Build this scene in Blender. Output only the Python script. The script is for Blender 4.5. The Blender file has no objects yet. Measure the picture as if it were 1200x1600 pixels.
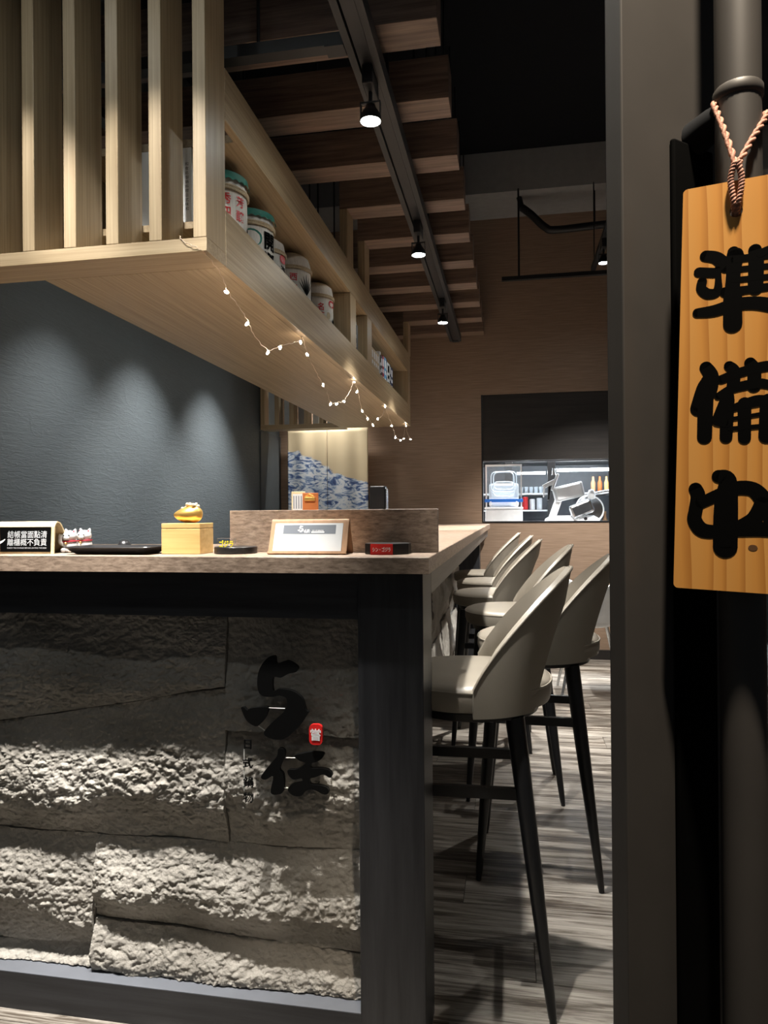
import bpy, bmesh, math, random
from mathutils import Vector, Matrix, noise, geometry
random.seed(7)
scene = bpy.context.scene
col = scene.collection
PI = math.pi
R = math.radians

# ------------------------------------------------------------------ camera
def camera_basis(yaw, pitch, roll):
    fwd = Vector((-math.sin(yaw) * math.cos(pitch), math.cos(yaw) * math.cos(pitch), math.sin(pitch)))
    r = Vector((math.cos(yaw), math.sin(yaw), 0))
    d = fwd.cross(r)
    return r * math.cos(roll) + d * math.sin(roll), d * math.cos(roll) - r * math.sin(roll), fwd
cr, cd, cf = camera_basis(0.17809, 0.0022, 0.0079)
cam_data = bpy.data.cameras.new('camera')
cam_data.sensor_fit = 'VERTICAL'
cam_data.sensor_height = 36.0
cam_data.lens = 1100.0 / 1600.0 * 36.0
cam_data.clip_start = 0.02
cam = bpy.data.objects.new('camera', cam_data)
col.objects.link(cam)
cam.matrix_world = Matrix.Translation((0, 0, 1.15)) @ Matrix((cr, -cd, -cf)).transposed().to_4x4()
scene.camera = cam

# ------------------------------------------------------------------ world, exposure, big lights
world = bpy.data.worlds.new('world')
scene.world = world
world.use_nodes = True
bgn = world.node_tree.nodes['Background']
bgn.inputs[0].default_value = (0.85, 0.92, 1.0, 1)
bgn.inputs[1].default_value = 0.012
scene.view_settings.view_transform = 'Standard'
scene.view_settings.look = 'None'
scene.view_settings.gamma = 1.0
scene.view_settings.use_curve_mapping = False
scene.view_settings.exposure = 1.6

NEUTRAL = (1.0, 0.96, 0.90)
COOL = (0.93, 0.97, 1.0)
def spot(name, loc, target, power, angle, blend=0.6, size=0.03, color=NEUTRAL):
    l = bpy.data.lights.new(name, 'SPOT')
    l.energy = power; l.spot_size = R(angle); l.spot_blend = blend
    l.shadow_soft_size = size; l.color = color
    o = bpy.data.objects.new(name, l)
    col.objects.link(o)
    o.location = loc
    o.rotation_euler = (Vector(target) - Vector(loc)).to_track_quat('-Z', 'Y').to_euler()
    return o
# downlight of the passage outside the door, behind the camera
spot('entrance_downlight', (0.24, 0.34, 2.62), (0.21, 0.70, 1.30), 84, 46, 1.0, 0.05, (1.0, 0.86, 0.68))

# ------------------------------------------------------------------ materials
def new_mat(name):
    m = bpy.data.materials.new(name); m.use_nodes = True
    nt = m.node_tree
    return m, nt, nt.nodes['Principled BSDF']
def plain(name, c, rough=0.5, metal=0.0, spec=0.5, emit=None, es=0.0, coat=0.0, var=0.06, alpha_t=0.0, ior=1.45):
    m, nt, b = new_mat(name)
    b.inputs['Roughness'].default_value = rough
    b.inputs['Metallic'].default_value = metal
    b.inputs['Specular IOR Level'].default_value = spec
    b.inputs['Coat Weight'].default_value = coat
    b.inputs['Transmission Weight'].default_value = alpha_t
    b.inputs['IOR'].default_value = ior
    if var > 0:
        tc = nt.nodes.new('ShaderNodeTexCoord'); n = nt.nodes.new('ShaderNodeTexNoise')
        n.inputs['Scale'].default_value = 18; n.inputs['Detail'].default_value = 4
        nt.links.new(tc.outputs['Object'], n.inputs['Vector'])
        rp = nt.nodes.new('ShaderNodeValToRGB')
        rp.color_ramp.elements[0].position = 0.3; rp.color_ramp.elements[1].position = 0.7
        rp.color_ramp.elements[0].color = (*[v * (1 - var) for v in c], 1)
        rp.color_ramp.elements[1].color = (*[min(1, v * (1 + var)) for v in c], 1)
        nt.links.new(n.outputs['Fac'], rp.inputs['Fac'])
        nt.links.new(rp.outputs['Color'], b.inputs['Base Color'])
    else:
        b.inputs['Base Color'].default_value = (*c, 1)
    if emit:
        b.inputs['Emission Color'].default_value = (*emit, 1)
        b.inputs['Emission Strength'].default_value = es
    return m
def grain(name, c0, c1, scale, rough=0.45, bump=0.15, detail=6, knots=0.0, rand=0.0, spec=0.4, fine=None, dist=0.002):
    """stretched noise: scale is (x, y, z) frequency; low along the grain"""
    m, nt, b = new_mat(name)
    L = nt.links
    tc = nt.nodes.new('ShaderNodeTexCoord')
    mp = nt.nodes.new('ShaderNodeMapping'); mp.inputs['Scale'].default_value = scale
    L.new(tc.outputs['Object'], mp.inputs['Vector'])
    n = nt.nodes.new('ShaderNodeTexNoise'); n.inputs['Scale'].default_value = 1.0
    n.inputs['Detail'].default_value = detail; n.inputs['Roughness'].default_value = 0.65
    n.inputs['Distortion'].default_value = knots
    if rand > 0:
        oi = nt.nodes.new('ShaderNodeObjectInfo'); vm = nt.nodes.new('ShaderNodeVectorMath'); vm.operation = 'ADD'
        sc = nt.nodes.new('ShaderNodeMath'); sc.operation = 'MULTIPLY'; sc.inputs[1].default_value = 57.0
        L.new(oi.outputs['Random'], sc.inputs[0]); L.new(mp.outputs['Vector'], vm.inputs[0]); L.new(sc.outputs[0], vm.inputs[1])
        L.new(vm.outputs['Vector'], n.inputs['Vector'])
    else:
        L.new(mp.outputs['Vector'], n.inputs['Vector'])
    rp = nt.nodes.new('ShaderNodeValToRGB')
    rp.color_ramp.elements[0].position = 0.32; rp.color_ramp.elements[1].position = 0.68
    rp.color_ramp.elements[0].color = (*c0, 1); rp.color_ramp.elements[1].color = (*c1, 1)
    L.new(n.outputs['Fac'], rp.inputs['Fac'])
    out = rp.outputs['Color']
    if rand > 0:
        hs = nt.nodes.new('ShaderNodeHueSaturation')
        mr = nt.nodes.new('ShaderNodeMapRange'); mr.inputs['To Min'].default_value = 1 - rand; mr.inputs['To Max'].default_value = 1 + rand
        L.new(oi.outputs['Random'], mr.inputs['Value']); L.new(mr.outputs[0], hs.inputs['Value']); L.new(out, hs.inputs['Color'])
        out = hs.outputs['Color']
    L.new(out, b.inputs['Base Color'])
    b.inputs['Roughness'].default_value = rough
    b.inputs['Specular IOR Level'].default_value = spec
    if bump > 0:
        bp = nt.nodes.new('ShaderNodeBump'); bp.inputs['Strength'].default_value = bump; bp.inputs['Distance'].default_value = dist
        L.new(n.outputs['Fac'], bp.inputs['Height']); L.new(bp.outputs['Normal'], b.inputs['Normal'])
    return m

M = {}
oakd, oakl = (0.27, 0.195, 0.11), (0.45, 0.35, 0.22)
M['oak_z'] = grain('oak grain upright', oakd, oakl, (140, 140, 2.0), 0.42, 0.12)
M['oak_y'] = grain('oak grain lengthwise', oakd, oakl, (120, 1.6, 120), 0.42, 0.12)
M['oak_x'] = grain('oak grain crosswise', oakd, oakl, (2.0, 120, 120), 0.42, 0.12)
M['beam'] = grain('brown beam laminate', (0.10, 0.064, 0.046), (0.27, 0.185, 0.138), (3.0, 60, 60), 0.5, 0.1, rand=0.1)
M['top'] = grain('weathered brown worktop laminate', (0.15, 0.105, 0.075), (0.40, 0.30, 0.225), (45, 70, 150), 0.42, 0.15, detail=8, knots=0.3)
M['frame'] = grain('black stained wood', (0.014, 0.0145, 0.017), (0.032, 0.033, 0.037), (40, 40, 2.5), 0.42, 0.2)
M['frame_x'] = grain('black stained wood lengthwise', (0.014, 0.0145, 0.017), (0.032, 0.033, 0.037), (2.5, 50, 50), 0.42, 0.2)
M['apron'] = grain('dark grey laminate', (0.05, 0.047, 0.044), (0.10, 0.095, 0.088), (30, 2.5, 60), 0.4, 0.1)
def plank_mat():
    m, nt, b = new_mat('grey washed floor plank')
    L = nt.links
    tc = nt.nodes.new('ShaderNodeTexCoord'); oi = nt.nodes.new('ShaderNodeObjectInfo')
    k = nt.nodes.new('ShaderNodeMath'); k.operation = 'MULTIPLY'; k.inputs[1].default_value = 91.0; L.new(oi.outputs['Random'], k.inputs[0])
    def layer(sc, det, dist, rough):
        mp = nt.nodes.new('ShaderNodeMapping'); mp.inputs['Scale'].default_value = sc; L.new(tc.outputs['Object'], mp.inputs['Vector'])
        ad = nt.nodes.new('ShaderNodeVectorMath'); ad.operation = 'ADD'; L.new(mp.outputs['Vector'], ad.inputs[0]); L.new(k.outputs[0], ad.inputs[1])
        n = nt.nodes.new('ShaderNodeTexNoise'); n.inputs['Scale'].default_value = 1; n.inputs['Detail'].default_value = det; n.inputs['Distortion'].default_value = dist; n.inputs['Roughness'].default_value = rough
        L.new(ad.outputs[0], n.inputs['Vector']); return n
    a = layer((3.0, 60, 1), 8, 1.2, 0.7); c = layer((1.2, 11, 1), 4, 1.6, 0.55)
    rp = nt.nodes.new('ShaderNodeValToRGB'); r = rp.color_ramp
    r.elements[0].position = 0.28; r.elements[0].color = (0.020, 0.015, 0.011, 1)
    r.elements[1].position = 0.72; r.elements[1].color = (0.40, 0.365, 0.32, 1)
    for p, q in ((0.42, (0.085, 0.068, 0.052, 1)), (0.52, (0.21, 0.188, 0.16, 1))): e = r.elements.new(p); e.color = q
    mx = nt.nodes.new('ShaderNodeMath'); mx.operation = 'MULTIPLY_ADD'; mx.inputs[1].default_value = 0.75
    sb = nt.nodes.new('ShaderNodeMath'); sb.operation = 'SUBTRACT'; sb.inputs[1].default_value = 0.5
    L.new(c.outputs['Fac'], sb.inputs[0]); L.new(sb.outputs[0], mx.inputs[0]); L.new(a.outputs['Fac'], mx.inputs[2])
    L.new(mx.outputs[0], rp.inputs['Fac'])
    hs = nt.nodes.new('ShaderNodeHueSaturation'); mr = nt.nodes.new('ShaderNodeMapRange'); mr.inputs['To Min'].default_value = 0.82; mr.inputs['To Max'].default_value = 1.25
    L.new(oi.outputs['Random'], mr.inputs['Value']); L.new(mr.outputs[0], hs.inputs['Value']); L.new(rp.outputs['Color'], hs.inputs['Color']); L.new(hs.outputs['Color'], b.inputs['Base Color'])
    bp = nt.nodes.new('ShaderNodeBump'); bp.inputs['Strength'].default_value = 0.3; bp.inputs['Distance'].default_value = 0.002
    L.new(a.outputs['Fac'], bp.inputs['Height']); L.new(bp.outputs['Normal'], b.inputs['Normal'])
    b.inputs['Roughness'].default_value = 0.42
    return m
M['plank'] = plank_mat()
M['joint'] = plain('floor joint', (0.03, 0.027, 0.024), 0.8)
M['bamboo'] = grain('bamboo', (0.52, 0.32, 0.11), (0.68, 0.46, 0.19), (4, 60, 90), 0.45, 0.05)
M['tan'] = grain('tan plywood', (0.36, 0.20, 0.105), (0.48, 0.29, 0.16), (60, 20, 20), 0.5, 0.05)
M['palewood'] = grain('pale wood', (0.55, 0.43, 0.24), (0.68, 0.56, 0.34), (8, 60, 60), 0.5, 0.05)
M['black'] = plain('matt black paint', (0.012, 0.012, 0.013), 0.45)
M['blacksat'] = plain('satin black metal', (0.013, 0.013, 0.014), 0.32, spec=0.5)
M['ceil'] = plain('black ceiling paint', (0.006, 0.007, 0.009), 0.9, spec=0.2)
M['greybeam'] = plain('dark grey bulkhead paint', (0.26, 0.26, 0.265), 0.8)
M['track'] = plain('charcoal track', (0.02, 0.021, 0.022), 0.5)
M['white'] = plain('white enamel', (0.82, 0.83, 0.84), 0.35)
M['whitegloss'] = plain('white glazed ceramic', (0.52, 0.53, 0.53), 0.2, coat=0.2)
M['red'] = plain('red print', (0.55, 0.018, 0.022), 0.45)
M['brightred'] = plain('bright red plate', (0.68, 0.02, 0.018), 0.4)
M['redcord'] = plain('red collar cord', (0.42, 0.02, 0.04), 0.6)
M['ink'] = plain('black ink', (0.0022, 0.0022, 0.0022), 0.75, spec=0.03)
M['greyink'] = plain('light grey print', (0.42, 0.44, 0.46), 0.6, var=0)
M['whiteink'] = plain('white print', (0.85, 0.86, 0.87), 0.5, var=0)
M['yellow'] = plain('yellow print', (0.80, 0.68, 0.03), 0.5, var=0)
M['green'] = plain('green print', (0.03, 0.19, 0.15), 0.6)
M['pink'] = plain('pink blush', (0.7, 0.35, 0.33), 0.5)
M['cloth'] = grain('cream barrel straw cloth', (0.50, 0.46, 0.41), (0.66, 0.62, 0.56), (160, 160, 30), 0.75, 0.1)
M['rope'] = grain('straw rope', (0.30, 0.22, 0.13), (0.52, 0.41, 0.27), (200, 200, 300), 0.8, 0.4)
M['paper'] = plain('white paper', (0.62, 0.64, 0.65), 0.6, var=0.03)
M['greyprint'] = plain('slate grey print', (0.16, 0.18, 0.21), 0.55, var=0)
M['gold'] = plain('polished gold', (0.80, 0.50, 0.14), 0.34, metal=0.8, var=0.02)
M['bead'] = plain('clear gilded bead', (0.86, 0.76, 0.55), 0.12, metal=0.5)
M['steel'] = plain('brushed steel', (0.62, 0.64, 0.66), 0.25, metal=1.0)
M['steelw'] = plain('pale cast metal', (0.72, 0.74, 0.76), 0.35, metal=0.3)
M['blue'] = plain('blue band', (0.03, 0.2, 0.75), 0.4)
M['teal'] = plain('dark teal fabric', (0.03, 0.05, 0.055), 0.8)
M['brownnav'] = plain('orange brown leatherette', (0.42, 0.13, 0.035), 0.5)
M['lampglass'] = plain('lit lamp glass', (1, 1, 1), 0.4, emit=(0.96, 1.0, 0.97), es=60, var=0)
M['led'] = plain('lit fairy bulb', (1, 0.9, 0.8), 0.4, emit=(1.0, 0.82, 0.66), es=38, var=0)
M['tube'] = plain('lit fluorescent tube', (1, 1, 1), 0.4, emit=(0.94, 0.98, 1.0), es=14, var=0)
M['greenled'] = plain('green indicator', (0.02, 0.6, 0.3), 0.4, emit=(0.05, 0.9, 0.5), es=2.0, var=0)
M['wire'] = plain('clear pinkish wire', (0.62, 0.50, 0.38), 0.35)
M['glass'] = plain('clear glass', (0.96, 0.98, 1.0), 0.02, alpha_t=1.0, ior=1.08, var=0)
M['acrylic'] = plain('clear acrylic', (0.95, 0.97, 1.0), 0.06, alpha_t=1.0, ior=1.15, var=0)
M['plasticclear'] = plain('clear plastic', (0.86, 0.93, 0.98), 0.08, alpha_t=0.85, ior=1.2, var=0)
M['rod'] = plain('pale standoff rod', (0.75, 0.74, 0.70), 0.3)
M['kitchenwall'] = plain('white kitchen panel', (0.62, 0.66, 0.70), 0.4)
M['fridge_inside'] = plain('grey refrigerator lining', (0.13, 0.145, 0.165), 0.4)
M['logoblack'] = plain('gloss black letter', (0.004, 0.004, 0.004), 0.4, spec=0.2)
M['lit_rail_top'] = plain('grey of lit rail top', (0.105, 0.112, 0.128), 0.45)  # paler than the black rail: light on its top put into the colour
M['hatch'] = grain('dark walnut panel', (0.012, 0.010, 0.009), (0.028, 0.023, 0.02), (2, 60, 40), 0.5, 0.1)
M['doorframe'] = plain('dark bronze powder coat', (0.048, 0.0435, 0.040), 0.5)

def leather():
    m, nt, b = new_mat('taupe leather')
    L = nt.links
    tc = nt.nodes.new('ShaderNodeTexCoord')
    v = nt.nodes.new('ShaderNodeTexVoronoi'); v.inputs['Scale'].default_value = 420
    n = nt.nodes.new('ShaderNodeTexNoise'); n.inputs['Scale'].default_value = 9; n.inputs['Detail'].default_value = 3
    L.new(tc.outputs['Object'], v.inputs['Vector']); L.new(tc.outputs['Object'], n.inputs['Vector'])
    rp = nt.nodes.new('ShaderNodeValToRGB')
    rp.color_ramp.elements[0].color = (0.235, 0.208, 0.168, 1); rp.color_ramp.elements[1].color = (0.30, 0.265, 0.215, 1)
    L.new(n.outputs['Fac'], rp.inputs['Fac']); L.new(rp.outputs['Color'], b.inputs['Base Color'])
    bp = nt.nodes.new('ShaderNodeBump'); bp.inputs['Strength'].default_value = 0.12; bp.inputs['Distance'].default_value = 0.001
    L.new(v.outputs['Distance'], bp.inputs['Height']); L.new(bp.outputs['Normal'], b.inputs['Normal'])
    b.inputs['Roughness'].default_value = 0.38; b.inputs['Specular IOR Level'].default_value = 0.5
    return m
M['leather'] = leather()

def stone():
    m, nt, b = new_mat('split face stone')
    L = nt.links
    tc = nt.nodes.new('ShaderNodeTexCoord')
    n1 = nt.nodes.new('ShaderNodeTexNoise'); n1.inputs['Scale'].default_value = 5; n1.inputs['Detail'].default_value = 5
    n2 = nt.nodes.new('ShaderNodeTexNoise'); n2.inputs['Scale'].default_value = 110; n2.inputs['Detail'].default_value = 6; n2.inputs['Roughness'].default_value = 0.7
    for n in (n1, n2): L.new(tc.outputs['Object'], n.inputs['Vector'])
    rp = nt.nodes.new('ShaderNodeValToRGB')
    rp.color_ramp.elements[0].position = 0.3; rp.color_ramp.elements[1].position = 0.7
    rp.color_ramp.elements[0].color = (0.25, 0.23, 0.20, 1); rp.color_ramp.elements[1].color = (0.40, 0.375, 0.335, 1)
    L.new(n1.outputs['Fac'], rp.inputs['Fac']); L.new(rp.outputs['Color'], b.inputs['Base Color'])
    bp = nt.nodes.new('ShaderNodeBump'); bp.inputs['Strength'].default_value = 0.8; bp.inputs['Distance'].default_value = 0.006
    L.new(n2.outputs['Fac'], bp.inputs['Height']); L.new(bp.outputs['Normal'], b.inputs['Normal'])
    b.inputs['Roughness'].default_value = 0.85; b.inputs['Specular IOR Level'].default_value = 0.25
    return m
M['stone'] = stone()

def stucco():
    m, nt, b = new_mat('slate blue trowelled plaster')
    L = nt.links
    tc = nt.nodes.new('ShaderNodeTexCoord')
    mp = nt.nodes.new('ShaderNodeMapping'); mp.inputs['Scale'].default_value = (1, 7.0, 60.0); mp.inputs['Rotation'].default_value = (0.16, 0, 0)
    L.new(tc.outputs['Object'], mp.inputs['Vector'])
    n1 = nt.nodes.new('ShaderNodeTexNoise'); n1.inputs['Scale'].default_value = 1.6; n1.inputs['Detail'].default_value = 7
    n1.inputs['Roughness'].default_value = 0.62; n1.inputs['Distortion'].default_value = 1.3
    L.new(mp.outputs['Vector'], n1.inputs['Vector'])
    mp2 = nt.nodes.new('ShaderNodeMapping'); mp2.inputs['Scale'].default_value = (1, 2.2, 5.0); mp2.inputs['Rotation'].default_value = (-0.5, 0, 0)
    L.new(tc.outputs['Object'], mp2.inputs['Vector'])
    n2 = nt.nodes.new('ShaderNodeTexNoise'); n2.inputs['Scale'].default_value = 1.5; n2.inputs['Detail'].default_value = 3; n2.inputs['Distortion'].default_value = 0.8
    L.new(mp2.outputs['Vector'], n2.inputs['Vector'])
    cr2 = nt.nodes.new('ShaderNodeValToRGB')   # thin trowel ridges
    cr2.color_ramp.elements[0].position = 0.47; cr2.color_ramp.elements[0].color = (0, 0, 0, 1)
    e = cr2.color_ramp.elements.new(0.495); e.color = (1, 1, 1, 1)
    cr2.color_ramp.elements[-1].position = 0.53; cr2.color_ramp.elements[-1].color = (0, 0, 0, 1)
    L.new(n2.outputs['Fac'], cr2.inputs['Fac'])
    ad = nt.nodes.new('ShaderNodeMath'); ad.operation = 'MULTIPLY_ADD'; ad.inputs[1].default_value = 0.16
    L.new(cr2.outputs['Color'], ad.inputs[0]); L.new(n1.outputs['Fac'], ad.inputs[2])
    bp = nt.nodes.new('ShaderNodeBump'); bp.inputs['Strength'].default_value = 0.55; bp.inputs['Distance'].default_value = 0.006
    L.new(ad.outputs[0], bp.inputs['Height']); L.new(bp.outputs['Normal'], b.inputs['Normal'])
    rp = nt.nodes.new('ShaderNodeValToRGB')
    rp.color_ramp.elements[0].color = (0.064, 0.078, 0.086, 1); rp.color_ramp.elements[1].color = (0.096, 0.115, 0.126, 1)
    L.new(n1.outputs['Fac'], rp.inputs['Fac']); L.new(rp.outputs['Color'], b.inputs['Base Color'])
    b.inputs['Roughness'].default_value = 0.7
    return m
M['stucco'] = stucco()
def pine():
    m, nt, b = new_mat('varnished pine sign')
    L = nt.links
    tc = nt.nodes.new('ShaderNodeTexCoord')
    mp = nt.nodes.new('ShaderNodeMapping'); mp.inputs['Scale'].default_value = (1, 0.3, 0.10)
    L.new(tc.outputs['Object'], mp.inputs['Vector'])
    w = nt.nodes.new('ShaderNodeTexWave'); w.inputs['Scale'].default_value = 21; w.inputs['Distortion'].default_value = 5.5
    w.inputs['Detail'].default_value = 2; w.inputs['Detail Scale'].default_value = 1.2; w.bands_direction = 'X'; w.wave_profile = 'SAW'
    L.new(mp.outputs['Vector'], w.inputs['Vector'])
    rp = nt.nodes.new('ShaderNodeValToRGB'); r = rp.color_ramp
    r.elements[0].position = 0.0; r.elements[0].color = (0.63, 0.31, 0.08, 1)
    r.elements[1].position = 1.0; r.elements[1].color = (0.45, 0.185, 0.036, 1)
    e = r.elements.new(0.62); e.color = (0.61, 0.28, 0.062, 1)
    L.new(w.outputs['Fac'], rp.inputs['Fac'])
    L.new(rp.outputs['Color'], b.inputs['Base Color'])
    b.inputs['Roughness'].default_value = 0.38
    return m
M['signwood'] = pine()
M['darkpanel'] = plain('dark slate paint', (0.062, 0.070, 0.074), 0.7)

def wallpaper():
    m, nt, b = new_mat('brown grasscloth wallpaper')
    L = nt.links
    tc = nt.nodes.new('ShaderNodeTexCoord')
    mp = nt.nodes.new('ShaderNodeMapping'); mp.inputs['Scale'].default_value = (6, 6, 220)
    L.new(tc.outputs['Object'], mp.inputs['Vector'])
    n1 = nt.nodes.new('ShaderNodeTexNoise'); n1.inputs['Scale'].default_value = 1; n1.inputs['Detail'].default_value = 4
    L.new(mp.outputs['Vector'], n1.inputs['Vector'])
    rp = nt.nodes.new('ShaderNodeValToRGB')
    rp.color_ramp.elements[0].position = 0.25; rp.color_ramp.elements[1].position = 0.75
    rp.color_ramp.elements[0].color = (0.19, 0.125, 0.083, 1); rp.color_ramp.elements[1].color = (0.32, 0.222, 0.155, 1)
    L.new(n1.outputs['Fac'], rp.inputs['Fac']); L.new(rp.outputs['Color'], b.inputs['Base Color'])
    bp = nt.nodes.new('ShaderNodeBump'); bp.inputs['Strength'].default_value = 0.25; bp.inputs['Distance'].default_value = 0.003
    L.new(n1.outputs['Fac'], bp.inputs['Height']); L.new(bp.outputs['Normal'], b.inputs['Normal'])
    b.inputs['Roughness'].default_value = 0.5
    return m
M['wallpaper'] = wallpaper()

def noren_mat():
    """cream cloth with loose blue and white swirling bands in its lower part: a generic dyed pattern"""
    m, nt, b = new_mat('cream and indigo dyed cloth')
    L = nt.links
    tc = nt.nodes.new('ShaderNodeTexCoord')
    mp = nt.nodes.new('ShaderNodeMapping'); mp.inputs['Rotation'].default_value = (0, 0.5, 0)
    L.new(tc.outputs['Object'], mp.inputs['Vector'])
    w = nt.nodes.new('ShaderNodeTexNoise'); w.inputs['Scale'].default_value = 7.0; w.inputs['Detail'].default_value = 7
    w.inputs['Roughness'].default_value = 0.62; w.inputs['Distortion'].default_value = 2.6
    mp.inputs['Scale'].default_value = (1.0, 1.0, 2.1)
    L.new(mp.outputs['Vector'], w.inputs['Vector'])
    rp = nt.nodes.new('ShaderNodeValToRGB'); r = rp.color_ramp
    r.elements[0].position = 0.0; r.elements[0].color = (0.045, 0.075, 0.20, 1)
    r.elements[1].position = 1.0; r.elements[1].color = (0.78, 0.80, 0.84, 1)
    r.elements[0].position = 0.36; r.elements[1].position = 0.64
    for p, c in ((0.43, (0.09, 0.16, 0.36, 1)), (0.49, (0.38, 0.49, 0.66, 1)), (0.54, (0.72, 0.77, 0.82, 1))):
        e = r.elements.new(p); e.color = c
    L.new(w.outputs['Fac'], rp.inputs['Fac'])
    n = nt.nodes.new('ShaderNodeTexNoise'); n.inputs['Scale'].default_value = 3.2; n.inputs['Detail'].default_value = 3
    L.new(tc.outputs['Object'], n.inputs['Vector'])
    sep = nt.nodes.new('ShaderNodeSeparateXYZ'); L.new(tc.outputs['Object'], sep.inputs[0])
    # height of the pattern: higher towards the left hem
    a1 = nt.nodes.new('ShaderNodeMath'); a1.operation = 'MULTIPLY_ADD'; a1.inputs[1].default_value = 0.55; L.new(sep.outputs['X'], a1.inputs[0]); L.new(sep.outputs['Z'], a1.inputs[2])
    a2 = nt.nodes.new('ShaderNodeMath'); a2.operation = 'MULTIPLY_ADD'; a2.inputs[1].default_value = 0.62; L.new(n.outputs['Fac'], a2.inputs[0]); L.new(a1.outputs[0], a2.inputs[2])
    st = nt.nodes.new('ShaderNodeMapRange'); st.inputs['From Min'].default_value = 1.02; st.inputs['From Max'].default_value = 1.04
    L.new(a2.outputs[0], st.inputs['Value'])
    mx = nt.nodes.new('ShaderNodeMix'); mx.data_type = 'RGBA'
    L.new(st.outputs[0], mx.inputs['Factor']); L.new(rp.outputs['Color'], mx.inputs['A'])
    mx.inputs['B'].default_value = (0.66, 0.55, 0.36, 1)
    L.new(mx.outputs['Result'], b.inputs['Base Color'])
    b.inputs['Roughness'].default_value = 0.8
    return m
M['noren'] = noren_mat()

# ------------------------------------------------------------------ builders
def tag(o, label=None, cat=None, group=None, kind=None):
    if label: o['label'] = label
    if cat: o['category'] = cat
    if group: o['group'] = group
    if kind: o['kind'] = kind
    return o
def empty(name, loc, label=None, cat=None, group=None, rz=0.0):
    o = bpy.data.objects.new(name, None)
    o.empty_display_size = 0.05
    col.objects.link(o)
    o.location = loc; o.rotation_euler = (0, 0, rz)
    return tag(o, label, cat, group)
def link(name, me, mat, parent=None, world_coords=True):
    """world_coords: mesh is in world space although parent (an unrotated Empty) is not at the origin"""
    o = bpy.data.objects.new(name, me)
    col.objects.link(o)
    if mat is not None and not me.materials:
        me.materials.append(M[mat] if isinstance(mat, str) else mat)
    if parent is not None:
        o.parent = parent
        if world_coords:
            off = Vector((0, 0, 0)); p = parent
            while p is not None:
                off += p.location; p = p.parent
            o.location = -off
    return o
def shade(me, angle=35):
    for p in me.polygons: p.use_smooth = True
    try: me.set_sharp_from_angle(angle=R(angle))
    except Exception: pass
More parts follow.
